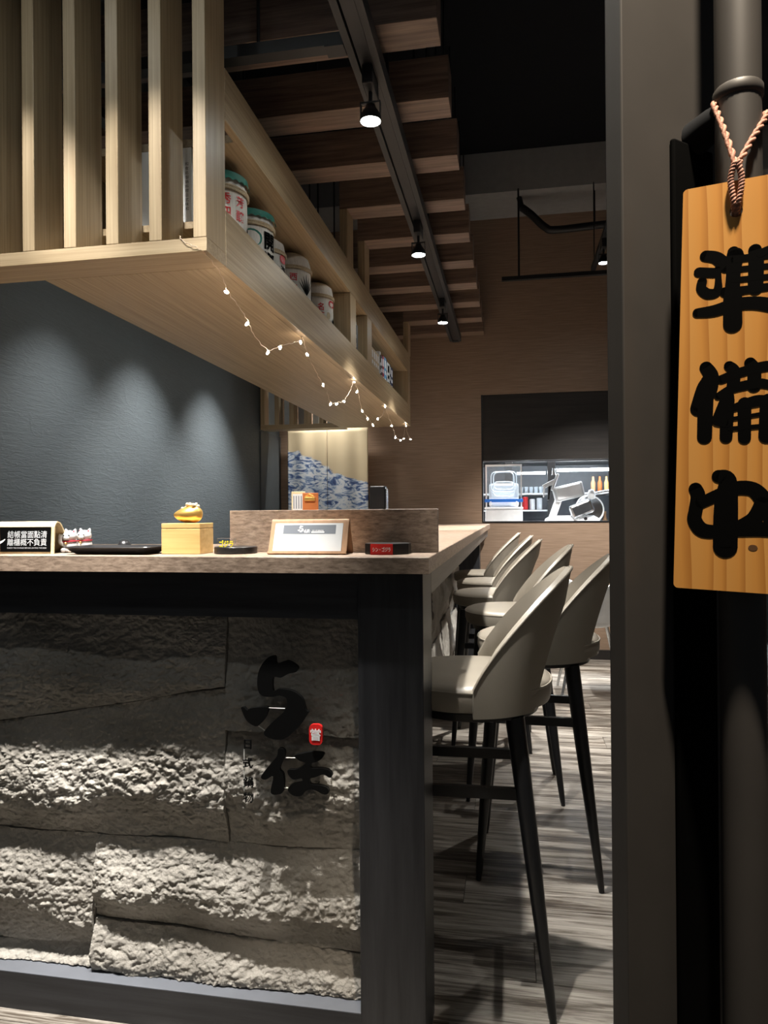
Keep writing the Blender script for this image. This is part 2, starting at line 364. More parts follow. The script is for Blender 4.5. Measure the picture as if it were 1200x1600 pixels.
class B:
    """collects shapes into one bmesh"""
    def __init__(s): s.bm = bmesh.new()
    def box(s, x0, x1, y0, y1, z0, z1, mtx=None):
        vs = [s.bm.verts.new((x, y, z)) for z in (z0, z1) for x, y in ((x0, y0), (x1, y0), (x1, y1), (x0, y1))]
        for f in ((3, 2, 1, 0), (4, 5, 6, 7), (0, 1, 5, 4), (1, 2, 6, 5), (2, 3, 7, 6), (3, 0, 4, 7)):
            s.bm.faces.new([vs[i] for i in f])
        if mtx is not None: bmesh.ops.transform(s.bm, matrix=mtx, verts=vs)
        return s
    def rbox(s, x0, x1, y0, y1, z0, z1, r=0.004, seg=2, mtx=None):
        t = bmesh.new()
        b = B.__new__(B); b.bm = t; b.box(x0, x1, y0, y1, z0, z1)
        bmesh.ops.bevel(t, geom=t.edges[:], offset=r, segments=seg, affect='EDGES', profile=0.5)
        if mtx is not None: t.transform(mtx)
        s.merge(t); return s
    def merge(s, t):
        me = bpy.data.meshes.new('tmp'); t.to_mesh(me); t.free()
        s.bm.from_mesh(me); bpy.data.meshes.remove(me)
    def tube(s, pts, rad, n=10, closed=False, caps=True):
        pts = [Vector(p) for p in pts]
        N = len(pts)
        rs = rad if isinstance(rad, (list, tuple)) else [rad] * N
        rings = []; prev = None
        for i, p in enumerate(pts):
            if closed: t = pts[(i + 1) % N] - pts[i - 1]
            else: t = pts[min(i + 1, N - 1)] - pts[max(i - 1, 0)]
            t.normalize()
            if prev is None:
                a = Vector((0, 0, 1)) if abs(t.z) < 0.9 else Vector((1, 0, 0))
                u = t.cross(a).normalized()
            else:
                u = (prev - t * prev.dot(t)).normalized()
            prev = u; v = t.cross(u)
            rings.append([s.bm.verts.new(p + (u * math.cos(2 * PI * k / n) + v * math.sin(2 * PI * k / n)) * rs[i]) for k in range(n)])
        rng = range(N if closed else N - 1)
        for i in rng:
            a, b = rings[i], rings[(i + 1) % N]
            for k in range(n):
                s.bm.faces.new((a[k], a[(k + 1) % n], b[(k + 1) % n], b[k]))
        if caps and not closed:
            s.bm.faces.new(rings[0][::-1]); s.bm.faces.new(rings[-1])
        return s
    def lathe(s, prof, n=32, c=(0, 0, 0), mtx=None, wob=None):
        """prof: list of (r, z)"""
        vs_all = []; rings = []
        for i, (r, z) in enumerate(prof):
            if r < 1e-6:
                v = s.bm.verts.new((c[0], c[1], c[2] + z)); rings.append([v]); vs_all.append(v)
            else:
                ring = []
                for k in range(n):
                    a = 2 * PI * k / n
                    rr = r * (1 + (wob(i, a) if wob else 0))
                    v = s.bm.verts.new((c[0] + rr * math.cos(a), c[1] + rr * math.sin(a), c[2] + z)); ring.append(v); vs_all.append(v)
                rings.append(ring)
        for a, b in zip(rings[:-1], rings[1:]):
            for k in range(n):
                k2 = (k + 1) % n
                if len(a) == 1 and len(b) == 1: continue
                if len(a) == 1: s.bm.faces.new((a[0], b[k2], b[k]))
                elif len(b) == 1: s.bm.faces.new((a[k], a[k2], b[0]))
                else: s.bm.faces.new((a[k], a[k2], b[k2], b[k]))
        if len(rings[0]) > 1: s.bm.faces.new(rings[0][::-1])
        if len(rings[-1]) > 1: s.bm.faces.new(rings[-1])
        if mtx is not None: bmesh.ops.transform(s.bm, matrix=mtx, verts=vs_all)
        return s
    def prism(s, pts, a0, a1, fn):
        """2-D outline extruded between a0 and a1; fn(u, v, a) -> xyz"""
        n = len(pts)
        tris = geometry.tessellate_polygon([[Vector((p[0], p[1], 0)) for p in pts]])
        lo = [s.bm.verts.new(fn(u, v, a0)) for u, v in pts]
        hi = [s.bm.verts.new(fn(u, v, a1)) for u, v in pts]
        for t in tris:
            try:
                s.bm.faces.new([lo[i] for i in t]); s.bm.faces.new([hi[i] for i in reversed(t)])
            except ValueError: pass
        for i in range(n):
            j = (i + 1) % n
            s.bm.faces.new((lo[i], lo[j], hi[j], hi[i]))
        return s
    def ball(s, c, r, sub=2, scale=(1, 1, 1), mtx=None):
        t = bmesh.new()
        bmesh.ops.create_icosphere(t, subdivisions=sub, radius=r)
        m = Matrix.Translation(c) @ (mtx if mtx is not None else Matrix.Identity(4)) @ Matrix.Diagonal((*scale, 1))
        t.transform(m); s.merge(t); return s
    def mesh(s, smooth=None):
        bmesh.ops.recalc_face_normals(s.bm, faces=s.bm.faces[:])
        me = bpy.data.meshes.new('m'); s.bm.to_mesh(me); s.bm.free()
        if smooth: shade(me, smooth)
        return me
    def out(s, name, mat, parent=None, smooth=None, wc=True):
        me = s.mesh(smooth); me.name = name
        return link(name, me, mat, parent, wc)
def box(name, mat, x0, x1, y0, y1, z0, z1, parent=None, r=0.0):
    b = B()
    if r > 0: b.rbox(x0, x1, y0, y1, z0, z1, r)
    else: b.box(x0, x1, y0, y1, z0, z1)
    return b.out(name, mat, parent)
def copy_tree(o, parent=None):
    c = o.copy(); col.objects.link(c)
    if parent is not None:
        c.parent = parent
    for ch in list(o.children): copy_tree(ch, c)
    return c
def catmull(pts, m=8, closed=False):
    P = [Vector(p) for p in pts]; n = len(P); out = []
    for i in range(n if closed else n - 1):
        p0 = P[(i - 1) % n] if closed or i > 0 else P[0]
        p1, p2 = P[i], P[(i + 1) % n]
        p3 = P[(i + 2) % n] if closed or i + 2 < n else P[-1]
        for k in range(m):
            t = k / m
            out.append(0.5 * (2 * p1 + (p2 - p0) * t + (2 * p0 - 5 * p1 + 4 * p2 - p3) * t * t + (3 * p1 - p0 - 3 * p2 + p3) * t ** 3))
    if not closed: out.append(P[-1])
    return out
def brush(b, stroke, a0, a1, fn):
    """a brush stroke (x, y, half-width) as rounded, extruded ribbon"""
    sm = catmull(stroke, 7) if len(stroke) > 2 else [Vector(stroke[0]).lerp(Vector(stroke[1]), k / 3) for k in range(4)]
    # prism of a disc at both ends, quads between
    left, right = [], []
    for i, p in enumerate(sm):
        t = sm[min(i + 1, len(sm) - 1)] - sm[max(i - 1, 0)]; t.z = 0; t.normalize()
        nx, ny = -t.y, t.x
        left.append((p.x + nx * p.z, p.y + ny * p.z)); right.append((p.x - nx * p.z, p.y - ny * p.z))
    def quad(q):
        lo = [b.bm.verts.new(fn(u, v, a0)) for u, v in q]; hi = [b.bm.verts.new(fn(u, v, a1)) for u, v in q]
        b.bm.faces.new(hi)
        for i in range(4): b.bm.faces.new((lo[i], lo[(i + 1) % 4], hi[(i + 1) % 4], hi[i]))
    for i in range(len(sm) - 1):
        quad((left[i], left[i + 1], right[i + 1], right[i]))
    for p in (sm[0], sm[-1], *sm[1:-1:3]):
        n = 18
        c = [(p.x + math.cos(2 * PI * k / n) * p.z, p.y + math.sin(2 * PI * k / n) * p.z) for k in range(n)]
        lo = [b.bm.verts.new(fn(u, v, a0)) for u, v in c]; hi = [b.bm.verts.new(fn(u, v, a1 - 0.000004)) for u, v in c]
        b.bm.faces.new(hi)
        for i in range(n): b.bm.faces.new((lo[i], lo[(i + 1) % n], hi[(i + 1) % n], hi[i]))

_tc = {}
def glyphs(body, size, bold=0.0, align='CENTER'):
    """flat text outline as (verts, faces), centred on its bounds"""
    key = (body, bold, align)
    if key not in _tc:
        cu = bpy.data.curves.new('t', 'FONT'); cu.body = body; cu.size = 1.0; cu.offset = bold; cu.align_x = align
        cu.resolution_u = 3
        o = bpy.data.objects.new('t', cu); col.objects.link(o)
        dg = bpy.context.evaluated_depsgraph_get()
        me = bpy.data.meshes.new_from_object(o.evaluated_get(dg), depsgraph=dg)
        v = [tuple(q.co) for q in me.vertices]; f = [tuple(p.vertices) for p in me.polygons]
        bpy.data.objects.remove(o); bpy.data.curves.remove(cu); bpy.data.meshes.remove(me)
        x0, x1 = min(q[0] for q in v), max(q[0] for q in v); y0, y1 = min(q[1] for q in v), max(q[1] for q in v)
        _tc[key] = ([(q[0] - (x0 + x1) / 2, q[1] - (y0 + y1) / 2) for q in v], f, x1 - x0, y1 - y0)
    v, f, w, h = _tc[key]
    return [(x * size, y * size) for x, y in v], f, w * size, h * size
def text(name, body, size, fn, mat, parent, bold=0.0, wc=True, depth=None, fitw=None):
    """fn(u, v, d) -> xyz; d is the height over the surface"""
    v, f, w, h = glyphs(body, size, bold)
    k = (fitw / w) if fitw else 1.0
    me = bpy.data.meshes.new(name)
    if depth is None:
        me.from_pydata([tuple(fn(x * k, y, 0.0)) for x, y in v], [], f)
    else:
        n = len(v)
        bm = bmesh.new()
        lo = [bm.verts.new(fn(x * k, y, 0.0)) for x, y in v]; hi = [bm.verts.new(fn(x * k, y, depth)) for x, y in v]
        cnt = {}
        for q in f:
            for a, c in zip(q, q[1:] + q[:1]): cnt[(a, c)] = 1
            try: bm.faces.new([hi[i] for i in q]); bm.faces.new([lo[i] for i in reversed(q)])
            except ValueError: pass
        for (a, c) in cnt:
            if (c, a) not in cnt:
                try: bm.faces.new((lo[a], lo[c], hi[c], hi[a]))
                except ValueError: pass
        bm.to_mesh(me); bm.free()
    me.update()
    return link(name, me, mat, parent, wc)

# ------------------------------------------------------------------ traced outlines (metres)
JUN=[[(0.0207,0.0448,0.005),(0.0298,0.0479,0.0055),(0.038,0.0567,0.006)],[(0.0154,0.059,0.0045),(0.0281,0.0613,0.0044)],[(0.0182,0.0682,0.0042),(0.0178,0.0748,0.0044),(0.0235,0.08,0.0047),(0.031,0.0788,0.0041),(0.0318,0.0679,0.0028),(0.031,0.0579,0.0028)],[(0.0436,0.0445,0.0049),(0.0466,0.0504,0.006),(0.0425,0.0607,0.0033)],[(0.0451,0.048,0.0071),(0.044,0.0652,0.006),(0.0435,0.0847,0.0065)],[(0.061,0.0456,0.0054),(0.0622,0.0549,0.0062),(0.0622,0.0796,0.0062)],[(0.0437,0.0516,0.0033),(0.0573,0.0515,0.0032),(0.0808,0.0514,0.0034)],[(0.0439,0.0609,0.0025),(0.0811,0.0614,0.0024)],[(0.0442,0.0701,0.0025),(0.0813,0.071,0.0024)],[(0.0375,0.0801,0.0044),(0.0483,0.0804,0.0038),(0.0815,0.0795,0.0032)],[(0.0149,0.0965,0.0042),(0.0289,0.0961,0.0052),(0.0447,0.0925,0.0055),(0.0601,0.0927,0.0057),(0.0728,0.0958,0.0059),(0.0829,0.1007,0.0048)],[(0.044,0.0848,0.0076),(0.0446,0.1098,0.0079)],[(0.0714,0.0467,0.0032),(0.0658,0.0491,0.0038)]]
BEI=[[(0.0233,0.1478,0.0055),(0.0276,0.1562,0.0066),(0.0245,0.1677,0.0089),(0.0181,0.1851,0.0074)],[(0.0237,0.1765,0.0067),(0.0235,0.212,0.0063)],[(0.0426,0.1478,0.0044),(0.0467,0.1532,0.0051),(0.0463,0.1662,0.0054)],[(0.0594,0.1462,0.0047),(0.0628,0.1529,0.0054),(0.0631,0.1673,0.0057)],[(0.0363,0.1597,0.004),(0.0538,0.1537,0.0043),(0.074,0.1502,0.0046),(0.0841,0.1545,0.0042)],[(0.034,0.1749,0.0037),(0.0464,0.1684,0.0047),(0.0643,0.1652,0.005),(0.0744,0.1666,0.0046),(0.0869,0.1716,0.0042)],[(0.042,0.1761,0.0055),(0.0345,0.1962,0.0051)],[(0.042,0.179,0.0058),(0.0415,0.2125,0.0053)],[(0.0481,0.1859,0.004),(0.0646,0.1795,0.0043),(0.0772,0.1816,0.005)],[(0.0558,0.1826,0.0065),(0.0565,0.2137,0.0061)],[(0.0748,0.1815,0.0078),(0.0742,0.212,0.0078)],[(0.0442,0.1874,0.0025),(0.0698,0.1834,0.0025)],[(0.0444,0.1963,0.0023),(0.07,0.1925,0.0023)],[(0.0446,0.205,0.0026),(0.0702,0.2034,0.0026)],[(0.0418,0.1994,0.0044),(0.0339,0.1976,0.0044)]]
CHU=[[(0.0171,0.2601,0.006),(0.0193,0.2668,0.0063),(0.0175,0.2802,0.006),(0.017,0.2891,0.0063),(0.0234,0.2978,0.0067),(0.0362,0.2989,0.0059),(0.0519,0.2961,0.0058)],[(0.0208,0.2734,0.0052),(0.0367,0.2651,0.0055),(0.0497,0.2592,0.0062),(0.0639,0.2598,0.0065),(0.0723,0.269,0.0071),(0.0719,0.2776,0.0064)],[(0.0724,0.2719,0.0064),(0.0658,0.2863,0.0065),(0.0532,0.2954,0.0065)],[(0.0519,0.2961,0.0069),(0.0673,0.2949,0.0072),(0.0786,0.2973,0.005)],[(0.0363,0.2483,0.0059),(0.0437,0.2519,0.0073),(0.0429,0.2753,0.0099),(0.0431,0.3125,0.0102)],[(0.0769,0.2761,0.005),(0.0792,0.2959,0.005)]]
L1=[(-0.5215,0.8393),(-0.5069,0.8411),(-0.5041,0.8258),(-0.488,0.8305),(-0.4764,0.8322),(-0.4563,0.8203),(-0.4592,0.8091),(-0.4766,0.8044),(-0.4941,0.7955),(-0.5116,0.7949),(-0.5118,0.7656),(-0.5001,0.7707),(-0.4769,0.7696),(-0.4596,0.7633),(-0.4453,0.75),(-0.4383,0.7281),(-0.4326,0.7228),(-0.4399,0.7114),(-0.4515,0.6943),(-0.4719,0.6739),(-0.4894,0.662),(-0.5127,0.6608),(-0.5302,0.667),(-0.533,0.6766),(-0.5153,0.697),(-0.4889,0.7205),(-0.4806,0.7375),(-0.4828,0.7513),(-0.4973,0.7563),(-0.5149,0.7529),(-0.5383,0.7548),(-0.5476,0.7713),(-0.5468,0.7993),(-0.5378,0.822)]
L1b=[(-0.5858,0.7248),(-0.5798,0.7279),(-0.5725,0.7212),(-0.5651,0.7257),(-0.5414,0.7295),(-0.5238,0.7288),(-0.5299,0.7075),(-0.5447,0.6901),(-0.5565,0.6881),(-0.5741,0.7)]
L2=[(-0.5012,0.6405),(-0.4895,0.6397),(-0.4867,0.6259),(-0.4986,0.5974),(-0.49,0.584),(-0.4902,0.5506),(-0.5019,0.5415),(-0.5194,0.5446),(-0.5133,0.5798),(-0.5309,0.5718),(-0.5412,0.5782),(-0.5189,0.6074),(-0.5042,0.625)]
L3=[(-0.465,0.6271),(-0.452,0.6319),(-0.4261,0.6374),(-0.4004,0.636),(-0.4034,0.6248),(-0.4177,0.6158),(-0.4263,0.6139),(-0.4278,0.6028),(-0.4092,0.6038),(-0.3893,0.6008),(-0.3809,0.5903),(-0.3866,0.5845),(-0.4008,0.5905),(-0.418,0.584),(-0.4309,0.5791),(-0.4295,0.5681),(-0.4095,0.5666),(-0.3925,0.5621),(-0.3897,0.5513),(-0.4011,0.5478),(-0.421,0.5562),(-0.4382,0.5538),(-0.4498,0.542),(-0.4671,0.5409),(-0.4801,0.5512),(-0.4727,0.5641),(-0.4496,0.5711),(-0.4495,0.5794),(-0.4669,0.5756),(-0.4784,0.5846),(-0.4797,0.5957),(-0.4609,0.5981),(-0.4493,0.6043),(-0.4406,0.6131),(-0.455,0.6179)]
SEAL=[(-0.4299,0.6994),(-0.4005,0.7007),(-0.4009,0.6553),(-0.4303,0.6538)]
RODS=[(-0.5253,0.7273),(-0.4874,0.7275),(-0.5477,0.6871),(-0.5316,0.6767),(-0.4868,0.6203),(-0.4622,0.6211),(-0.4902,0.5547),(-0.4815,0.5553),(-0.5812,0.635),(-0.5819,0.5421)]
SM=[(-0.5731,0.6452),(-0.5734,0.6044),(-0.5723,0.5624),(-0.5725,0.5286)]

# ================================================================== THE SETTING
def structure(o): o['kind'] = 'structure'; return o
WX, BY, RX, CZ = -1.92, 5.70, 2.60, 3.80
fl = structure(box('floor', 'joint', WX, RX, -0.6, 7.4, -0.06, -0.004))
PW = 0.165
def plank_mesh(l):
    b = B(); b.rbox(-l / 2, l / 2, -PW / 2 + 0.0008, PW / 2 - 0.0008, -0.004, 0.0, 0.0009, 1)
    me = b.mesh(); me.materials.append(M['plank']); return me
pm = {l: plank_mesh(l) for l in (1.18, 0.78, 0.58, 0.38)}
row = 0; y = -0.55
while y < BY - 0.02:
    x = WX + 0.01; first = True
    while x < RX - 0.2:
        l = (0.58, 1.18, 0.78, 0.38)[row % 4] if first else 1.18
        if x + l > RX - 0.01:
            l = max([q for q in pm if x + q <= RX + 0.15])
        first = False
        o = bpy.data.objects.new('plank', pm[l]); col.objects.link(o); o.parent = fl
        o.location = (x + l / 2, y + PW / 2, 0)
        x += l + 0.0015
    y += PW; row += 1

wl = structure(box('wall_left', 'stucco', WX - 0.1, WX, 0.2, BY + 0.1, 0, CZ))
box('jamb_panel', 'darkpanel', WX, WX + 0.012, 5.22, BY - 0.002, 0, 1.80, wl)
b = B()
HX0, HX1, HZ0, HZ1 = -0.228, 1.30, 1.069, 2.096
b.box(WX, HX0, BY, BY + 0.1, 0, CZ).box(HX1, RX, BY, BY + 0.1, 0, CZ)
b.box(HX0, HX1, BY, BY + 0.1, 0, HZ0).box(HX0, HX1, BY, BY + 0.1, HZ1, CZ)
wb = structure(b.out('wall_back', 'wallpaper'))
structure(box('baseboard_back', 'hatch', HX0 - 0.35, RX, BY - 0.012, BY, 0, 0.075))
structure(box('wall_right', 'wallpaper', RX, RX + 0.1, 1.2, BY + 0.1, 0, CZ))
structure(box('ceiling', 'ceil', WX - 0.1, RX + 0.1, 0.2, BY + 0.1, CZ, CZ + 0.1))
structure(box('trim_1', 'greybeam', WX, RX, 5.23, BY - 0.001, 3.5, CZ - 0.001))   # bulkhead over the back wall
# ---- kitchen hatch
w1 = empty('window_1', (0.53, BY + 0.05, HZ0)); structure(w1)
b = B()
b.box(HX0, HX0 + 0.012, BY + 0.002, BY + 0.09, HZ0, HZ1).box(HX1 - 0.012, HX1, BY + 0.002, BY + 0.09, HZ0, HZ1)
b.box(HX0 + 0.012, HX1 - 0.012, BY - 0.004, BY + 0.09, HZ0, HZ0 + 0.012)
b.out('hatch_frame', 'blacksat', w1)
box('hatch_panel', 'hatch', HX0 + 0.012, HX1 - 0.012, BY + 0.012, BY + 0.04, 1.567, HZ1, w1)
# ---- kitchen room behind
KY = 7.35
structure(box('wall_kitchen', 'kitchenwall', -1.2, 2.2, KY, KY + 0.1, 0, 2.75))
structure(box('wall_kitchen_side', 'kitchenwall', -1.3, -1.2, BY + 0.1, KY + 0.1, 0, 2.75))
structure(box('wall_kitchen_far', 'kitchenwall', 2.2, 2.3, BY + 0.1, KY + 0.1, 0, 2.75))
structure(box('ceiling_kitchen', 'kitchenwall', -1.3, 2.3, BY + 0.1, KY + 0.1, 2.75, 2.85))

# ================================================================== BAR COUNTER
ZT = 1.06
ctr = empty('bar_counter', (-0.9, 1.75, 0), 'long bar counter clad in rough grey stone with black timber frame', 'counter')
b = B(); b.box(-1.91, -0.33, 1.545, 2.0, 0, 1.02).box(-0.60, -0.455, 2.0, 5.6, 0, 1.02)
b.out('carcass', 'black', ctr)
box('top_rail', 'frame_x', -1.91, -0.322, 1.466, 1.545, 0.925, 1.0255, ctr)
box('bottom_rail', 'frame_x', -1.91, -0.322, 1.466, 1.545, 0.0, 0.085, ctr)
box('added_lit_plate', 'lit_rail_top', -1.91, -0.3225, 1.4665, 1.5355, 0.0851, 0.0865, ctr)  # added plate, coloured like the bottom rail's top face under direct light
box('corner_post', 'frame', -0.322, -0.182, 1.462, 1.62, 0.0, 1.0255, ctr, 0.002)
box('end_post', 'frame', -0.45, -0.24, 5.50, 5.66, 0.0, 0.96, ctr, 0.002)
box('apron', 'apron', -0.215, -0.182, 1.6205, 5.66, 0.965, 1.0255, ctr)
box('kick_board', 'black', -0.454, -0.44, 2.0, 5.49, 0.0, 0.06, ctr)

def ridge(p, seed):
    return noise.fractal(Vector((p[0], p[1], seed)), 0.9, 2.1, 6)
def stone_disp(x, z, t, seed, c0=0.36, lo=0.22, up=0.5):
    """how far the rough face stands out; t is 0 at the panel's foot, 1 at its top"""
    big = noise.noise(Vector((x * 2.8 + seed, z * 3.0, seed * 1.7)))
    mid = noise.noise(Vector((x * 6.0, z * 8.0, seed + 4)))
    t = t + 0.16 * noise.noise(Vector((x * 5.5, z * 3.5, seed + 21))) * min(1.0, 4 * min(t, 1 - t))
    c = c0 + 0.28 * big
    bulge = math.exp(-((t - c) / (up if t > c else lo)) ** 2)
    d = 0.004 + 0.036 * bulge * (0.85 + 0.4 * big) + 0.008 * mid
    grit = 0.4 + 0.6 * bulge
    tb = noise.turbulence(Vector((x * 22, z * 30, seed + 3)), 6, True, noise_basis='PERLIN_ORIGINAL', amplitude_scale=0.62, frequency_scale=2.1)
    fr = noise.fractal(Vector((x * 75, z * 95, seed + 8)), 0.55, 2.2, 4)
    d += 0.0085 * (tb - 0.55) * grit + 0.0030 * fr * (0.6 + 0.4 * grit)
    return max(0.001, d)
def stone_panel(x0, x1, tops, bots, seed, c0=0.36, lo=0.22, up=0.5, cell=0.0027, base=1.535):
    """tops/bots: heights of the upper and lower joint at x0 and x1"""
    g = 0.0013
    x0 += g; x1 -= g
    nx = max(2, int((x1 - x0) / cell)); nz = max(2, int((max(tops) - min(bots)) / cell))
    V = []; F = []
    for i in range(nx + 1):
        s = i / nx; x = x0 + (x1 - x0) * s
        zt = tops[0] + (tops[1] - tops[0]) * s - g + 0.004 * noise.noise(Vector((x * 7, seed, 0)))
        zb = bots[0] + (bots[1] - bots[0]) * s + g + 0.004 * noise.noise(Vector((x * 7, seed, 0)))
        for j in range(nz + 1):
            t = j / nz; z = zb + (zt - zb) * t
            V.append((x, base - stone_disp(x, z, t, seed, c0, lo, up), z))
    for i in range(nx):
        for j in range(nz):
            a = i * (nz + 1) + j
            F.append((a, a + nz + 1, a + nz + 2, a + 1))
    rim = [i * (nz + 1) for i in range(nx + 1)] + [nx * (nz + 1) + j for j in range(1, nz + 1)] + \
          [i * (nz + 1) + nz for i in range(nx - 1, -1, -1)] + [j for j in range(nz - 1, 0, -1)]
    k = len(V)                                    # returns to the wall behind
    for r in rim: V.append((V[r][0], 1.5445, V[r][2]))
    m = len(rim)
    for q in range(m):
        F.append((rim[(q + 1) % m], rim[q], k + q, k + (q + 1) % m))
    me = bpy.data.meshes.new('stone_panel'); me.from_pydata(V, [], F); me.update()
    shade(me, 60)
    return link('stone_panel', me, 'stone', ctr)
xa, xb, xc, xd = -1.60, -0.975, -0.641, -0.324
def lerp2(p, q, x): return p[1] + (q[1] - p[1]) * (x - p[0]) / (q[0] - p[0])
sl = lambda x: lerp2((-1.218, 0.655), (-0.64, 0.757), x)
s2 = lambda x: lerp2((-1.22, 0.393), (-0.324, 0.404), x)
stone_panel(xa, xc, (0.924, 0.924), (sl(xa), sl(xc)), 1.3, 0.3, 0.3)
stone_panel(xa, xc, (sl(xa), sl(xc)), (s2(xa), s2(xc)), 2.9, 0.30, 0.20, 0.55)
stone_panel(xc, xd, (0.924, 0.924), (0.662, 0.660), 5.1, 0.1, 0.3, 0.4)
stone_panel(xc, xd, (0.662, 0.660), (s2(xc), s2(xd)), 7.7, 0.40, 0.22, 0.5)
stone_panel(xa, xb, (s2(xa), s2(xb)), (0.100, 0.138), 11.2, 0.32, 0.22, 0.5)
stone_panel(xa, xb, (0.100, 0.138), (0.0875, 0.0875), 13.4, 0.0, 0.5, 0.6)
stone_panel(xb, xd, (s2(xb), s2(xd)), (0.203, 0.173), 17.9, 0.32, 0.22, 0.5)
stone_panel(xb, xd, (0.203, 0.173), (0.0875, 0.0875), 19.5, 0.05, 0.5, 0.66)
for tp, bt, sd in ((0.924, sl(xa), 1.9), (sl(xa), s2(xa), 3.7), (s2(xa), 0.1, 12.1), (0.1, 0.0875, 14.2)):
    stone_panel(-1.908, xa, (tp, tp), (bt, bt), sd, 0.3, 0.22, 0.5, 0.007)
# stone on the bar's stool side: same panels turned to face the aisle
def side_stone(y0, y1, z0, z1, seed, cell=0.012):
    ny = int((y1 - y0) / cell); nz = int((z1 - z0) / cell); V = []; F = []
    for i in range(ny + 1):
        yy = y0 + 0.0016 + (y1 - y0 - 0.0032) * i / ny
        for j in range(nz + 1):
            t = j / nz; z = z0 + 0.0016 + (z1 - z0 - 0.0032) * t
            V.append((-0.444 + 1.3 * stone_disp(yy, z, t, seed), yy, z))
    for i in range(ny):
        for j in range(nz):
            a = i * (nz + 1) + j
            F.append((a, a + nz + 1, a + nz + 2, a + 1))
    rim = [i * (nz + 1) for i in range(ny + 1)] + [ny * (nz + 1) + j for j in range(1, nz + 1)] + \
          [i * (nz + 1) + nz for i in range(ny - 1, -1, -1)] + [j for j in range(nz - 1, 0, -1)]
    k = len(V); m = len(rim)
    for r in rim: V.append((-0.4545, V[r][1], V[r][2]))
    for q in range(m): F.append((rim[(q + 1) % m], rim[q], k + q, k + (q + 1) % m))
    me = bpy.data.meshes.new('stone_panel'); me.from_pydata(V, [], F); me.update(); shade(me, 60)
    return link('stone_panel', me, 'stone', ctr)
for i, (y0, y1) in enumerate(((2.01, 2.75), (2.75, 3.6), (3.6, 4.35), (4.35, 5.0), (5.0, 5.49))):
    side_stone(y0, y1, 0.065, 0.42 + 0.06 * (i % 2), 21 + i * 3.3)
    side_stone(y0, y1, 0.42 + 0.06 * (i % 2), 0.96, 40 + i * 2.7)

# ---- worktop
b = B()
outl = [(-1.91, 1.425), (-0.165, 1.425), (-0.165, 5.66), (-0.62, 5.66), (-0.62, 2.05), (-1.91, 2.05)]
b.prism(outl, 1.0260, ZT, lambda u, v, a: (u, v, a))
bmesh.ops.bevel(b.bm, geom=[e for e in b.bm.edges if all(abs(v.co.z - ZT) < 1e-5 for v in e.verts) and len(e.link_faces) == 2 and any(abs(f.normal.z) < 0.5 for f in e.link_faces)], offset=0.0015, segments=1, affect='EDGES')
wt = b.out('countertop', 'top')
tag(wt, 'L-shaped brown wood-look countertop running from the front round to the kitchen hatch', 'countertop')
ob = box('riser_board', 'top', -0.672, -0.1655, 1.617, 1.635, ZT + 0.0003, 1.160, None, 0.001)
tag(ob, 'upright brown wood board standing across the countertop behind the small signs', 'board')

# ---- lettering fixed to the stone
LOGO_Y = 1.470
logo = empty('sign_lettering', (-0.49, LOGO_Y, 0.53), 'black brush-style metal characters standing off the stone counter front', 'sign')
fy = lambda u, v, a: (u, a, v)
def smooth_outline(p, m=4): return [(q.x, q.y) for q in catmull([(a, c, 0) for a, c in p], m, True)]
for nm, P in (('character', [L1, L1b]), ('character', [L2, L3])):
    b = B()
    for p in P: b.prism(smooth_outline(p), LOGO_Y - 0.005, LOGO_Y + 0.005, fy)
    b.out(nm, 'logoblack', logo)
for i in range(0, len(RODS), 2):
    (x0, z0), (x1, z1) = RODS[i], RODS[i + 1]
    b = B(); b.tube([(x0, LOGO_Y, z0), (x1, LOGO_Y, z1)], 0.0011, 6)
    b.out('connecting_rod', 'rod', logo)
for (x, z) in ((-0.53, 0.80), (-0.455, 0.72), (-0.56, 0.715), (-0.505, 0.57), (-0.43, 0.62), (-0.42, 0.56), (-0.415, 0.68)):
    b = B(); b.tube([(x, LOGO_Y, z), (x, 1.533, z)], 0.0016, 6); b.out('standoff_pin', 'blacksat', logo)
for ch, (x, z) in zip('日式鍋物', SM):
    text('small_character', ch, 0.024, lambda u, v, d, x=x, z=z: (x + u, LOGO_Y + 0.003 - d, z + v), 'logoblack', logo, depth=0.005)
sx0, sx1 = SEAL[0][0], SEAL[1][0]; sz1, sz0 = SEAL[0][1], SEAL[2][1]
cx, cz = (sx0 + sx1) / 2, (sz0 + sz1) / 2
w, h = (sx1 - sx0) / 2, (sz1 - sz0) / 2
pl = []
for sx, sy, a0 in ((1, 1, 0), (-1, 1, 90), (-1, -1, 180), (1, -1, 270)):
    for k in range(6):
        a = R(a0 + k * 18); pl.append((cx + sx * (w - 0.010) + 0.010 * math.cos(a), cz + sy * (h - 0.010) + 0.010 * math.sin(a)))
b = B(); b.prism(pl, LOGO_Y - 0.011, LOGO_Y - 0.003, fy)
seal = b.out('lantern_seal', 'brightred', logo); seal['label'] = 'red rounded seal with a white character'
text('seal_character', '嘗', 0.027, lambda u, v, d: (cx + u, LOGO_Y - 0.0115 - d, cz + v), 'whiteink', seal, bold=0.012, depth=0.0006)

